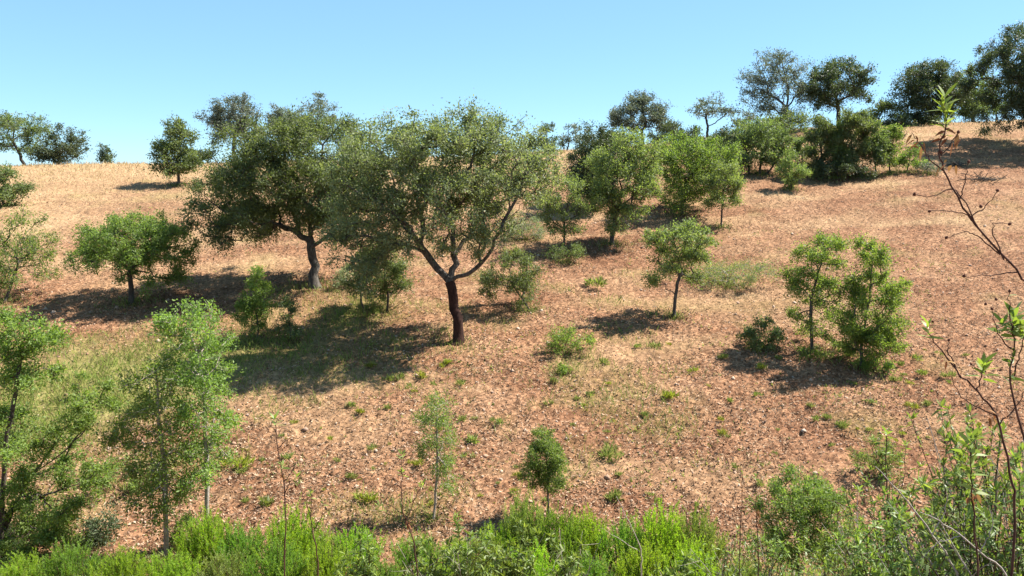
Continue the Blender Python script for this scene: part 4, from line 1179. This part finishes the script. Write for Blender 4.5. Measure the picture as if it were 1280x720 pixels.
rockrose('upright leafy rockrose stem with rusty leaves left of the airy sapling', 7.5,
         [[(522, 715), (516, 672), (504, 640), (502, 605), (502, 575)], [(508, 650), (520, 622), (528, 604)], [(504, 642), (480, 628), (474, 632)], [(502, 612), (494, 600), (488, 597)]],
         tips=[(502, 570, 10, 1.0), (503, 590, 9, .9), (528, 606, 9, .9), (474, 634, 7, .9)], pods=[(488, 597), (483, 642)], rusty=[(491, 598, 8), (510, 655, 8)], r=.009, leaf=(.085, .02), seed=207)
rockrose('bare crooked dead stem rising from the heath in the middle', 9.0,
         [[(801, 722), (802, 694), (794, 668), (784, 648), (770, 620)], [(800, 690), (772, 672), (752, 660)]], r=.010, grey=True, seed=208, name='dead_stem')
rockrose('left one of two thin rusty stems left of the mid green leafy shrub', 7.0,
         [[(924, 718), (926, 655), (928, 592)], [(926, 640), (920, 625), (918, 612)]], tips=[(928, 592, 5, .6)], pods=[(928, 600), (926, 622)], rusty=[(926, 610, 5)], r=.006, leaf=(.06, .015), seed=209)
rockrose('right one of two thin rusty stems left of the mid green leafy shrub', 7.0,
         [[(948, 718), (946, 655), (945, 600)], [(946, 650), (952, 632), (954, 618)]], tips=[(945, 596, 7, .8)], rusty=[(946, 640, 9), (947, 655, 7)], r=.006, leaf=(.06, .015), seed=210)
rockrose('tall forked rockrose with leafy tops right of the mid green leafy shrub', 6.0,
         [[(1114, 725), (1112, 670), (1108, 610), (1108, 545)], [(1112, 640), (1128, 606), (1132, 560)], [(1108, 600), (1096, 570), (1092, 552)], [(1110, 660), (1086, 640), (1074, 618)]],
         tips=[(1108, 542, 10, .9), (1132, 556, 9, .8), (1092, 550, 8, .8), (1108, 565, 9, .8), (1074, 616, 7, .8)], r=.008, leaf=(.075, .018), seed=211, along=.35)
rockrose('long pale dead stem slanting down to the right across the rockrose thicket', 4.0,
         [[(1200, 735), (1165, 668), (1130, 622), (1094, 583)], [(1165, 668), (1180, 640), (1184, 610)]], r=.0065, grey=True, seed=212, name='dead_stem')
rockrose('pale dead stem crossing low in the bottom right corner', 3.6,
         [[(1262, 735), (1225, 690), (1180, 655), (1150, 640)], [(1225, 690), (1240, 660), (1236, 632)], [(1200, 670), (1172, 680), (1150, 700)]], r=.0055, grey=True, seed=213, name='dead_stem')

for i, (px, top, Y, n, lab) in enumerate([
    (1062, 640, 7.0, 16, 'rockrose bush at the right foot of the mid green leafy shrub'),
    (1128, 600, 6.0, 24, 'rockrose bush under the tall forked rockrose'),
    (1165, 630, 5.4, 24, 'rockrose bush below the end of the long pale dead stem'),
    (1205, 570, 5.0, 26, 'rockrose bush behind the shoot with large shiny leaves'),
    (1252, 530, 4.6, 28, 'tall dense rockrose bush near the right edge'),
    (1282, 560, 4.0, 26, 'rockrose bush cut by the right edge near the bottom'),
    (1180, 660, 4.4, 20, 'low rockrose bush at the bottom crossed by pale dead stems'),
    (1240, 630, 4.0, 22, 'rockrose bush in the bottom right corner'),
    (1105, 670, 5.2, 20, 'low rockrose bush at the bottom left of the slanting pale stem'),
    (1040, 692, 6.2, 14, 'low rockrose bush at the bottom below the mid green leafy shrub'),
    (972, 672, 8.0, 18, 'low rockrose bush at the foot of the rusty stems'),
    (905, 672, 8.6, 16, 'low rockrose bush left of the rusty stems'),
    (845, 700, 9.2, 12, 'low rockrose bush right of the bare crooked stem'),
    (716, 668, 11.0, 16, 'rockrose bush at the bottom below the slender rounded sapling'),
    (640, 662, 11.0, 18, 'rockrose bush with long pale leaves right of the airy sapling'),
    (585, 660, 10.8, 18, 'rockrose bush with long pale leaves right below the airy sapling'),
    (535, 668, 11.0, 16, 'rockrose bush with rusty leaves left below the airy sapling'),
    (455, 680, 11.0, 14, 'low rockrose bush at the bottom left of the upright leafy stem'),
]):
    rock_bush(px, top, Y, n, lab, 300 + i, leafy=.5 if Y > 8 else .62, ls=1.9 if Y > 9 else 1.0)


def weed(px, py, w, kind, label, seed, group=None):
    rng = np.random.RandomState(seed)
    g = ground_at(px, py)
    if g is None: return
    r_ = w / FPX * g[1] * .5
    n = int(50 + 110 * r_ / .3)
    k_ = rng.randint(2, 5)
    hub = rng.normal(size=(k_, 2)) * r_ * .45
    w_ = rng.randint(0, k_, n)
    u = rng.random(n) ** .5; a = rng.random(n) * 6.28
    b = np.stack([hub[w_, 0] + np.cos(a) * u * r_ * .35, hub[w_, 1] + np.sin(a) * u * r_ * .35, rng.random(n) * r_ * .5], 1)
    hs = rng.uniform(.5, 1.3, k_)[w_]
    ax = np.stack([np.cos(a) * u, np.sin(a) * u, rng.uniform(.5, 1.8, n)], 1) + rng.normal(size=(n, 3)) * .4
    v, q = leaf_quads(rng, b, ax, rng.uniform(.3, .9, n) * r_ * hs, rng.uniform(.06, .13, n) * r_ + .006, up=.4)
    m = {'y': 'weed_yellow', 'g': 'weed', 's': 'meadow'}[kind]
    o = quads_obj('weed', v, M[m])
    o.location = [float(z) for z in g]
    tag(o, label, 'weed', group or 'larger weeds on the lower slope')


WL = [(837, 500, 24, 'y', 'bright yellow green weed tuft alone on bare soil right of centre'),
      (586, 557, 26, 'g', 'dark green weed clump on bare soil right of the airy sapling'),
      (588, 574, 14, 'g', 'smaller green weed just below the clump right of the airy sapling'),
      (524, 474, 20, 'y', 'yellow green weed just below the shade of the largest oak'),
      (449, 518, 18, 'y', 'bright weed below the tip of the big shadow'),
      (486, 512, 14, 's', 'straw coloured tuft right of the bright weed below the big shadow'),
      (463, 630, 28, 'y', 'yellow flowered tuft left of the upright leafy rockrose stem'),
      (440, 600, 18, 's', 'brownish tuft above the yellow flowered one'),
      (300, 584, 30, 'y', 'yellow green mound right of the pale forked tree'),
      (338, 634, 26, 'g', 'low green weed left of the tall heath behind thin stems'),
      (756, 575, 30, 's', 'straw coloured tuft right of the slender rounded sapling'),
      (770, 630, 26, 's', 'dry tuft near the heath right of the slender rounded sapling'),
      (868, 466, 14, 'y', 'small yellow weed left of the low dark bush in shadow'),
      (904, 546, 16, 'y', 'yellow green tuft below the shadow of the two young oaks'),
      (736, 358, 24, 'g', 'greyish green weed between the leaning oak and the lone young oak'),
      (755, 458, 18, 'g', 'green weed right below the leafy low shrub'),
      (1138, 512, 16, 'y', 'yellow green tuft right of the shadow of the fuller young oak'),
      (1152, 470, 18, 'g', 'sparse green weed right of the fuller young oak'),
      (700, 612, 26, 'g', 'green weed right of the stem of the slender rounded sapling')]
for i, a in enumerate(WL):
    weed(*a, 400 + i)
_r = random.Random(9)
_n = 0
while _n < 170:
    px, py = _r.uniform(300, 1230), _r.uniform(430, 640)
    if px < 420 and py < 520: continue
    weed(px, py, _r.uniform(5, 20) * _r.uniform(.6, 1.1), _r.choice('yygss'), 'very small low weed on the bare lower slope', 500 + _n, 'very small weeds dotted over the bare lower slope')
    _n += 1


def brush_pile(px, py, w, label, seed):
    rng = np.random.RandomState(seed)
    g = ground_at(px, py); L_ = w / FPX * g[1]
    T = Tubes()
    for i in range(46):
        c = np.array([rng.normal() * .22 * L_, rng.normal() * .35, abs(rng.normal()) * .12 + .04])
        d = unit(np.array([rng.normal(), rng.normal() * .6, rng.normal() * .25])) * rng.uniform(.15, .35) * L_
        T.add([c - d, c + rng.normal(size=3) * .04, c + d], [.025, .02, .008], 4)
    o = T.build('brush_pile', M['bark_dark'])
    o.location = [float(z) for z in g]
    tag(o, label, 'brush pile')


brush_pile(1228, 226, 42, 'flat pile of dark dead branches on the dry slope at right', 601)
brush_pile(1196, 208, 22, 'smaller dark heap of branches above the flat pile at right', 602)
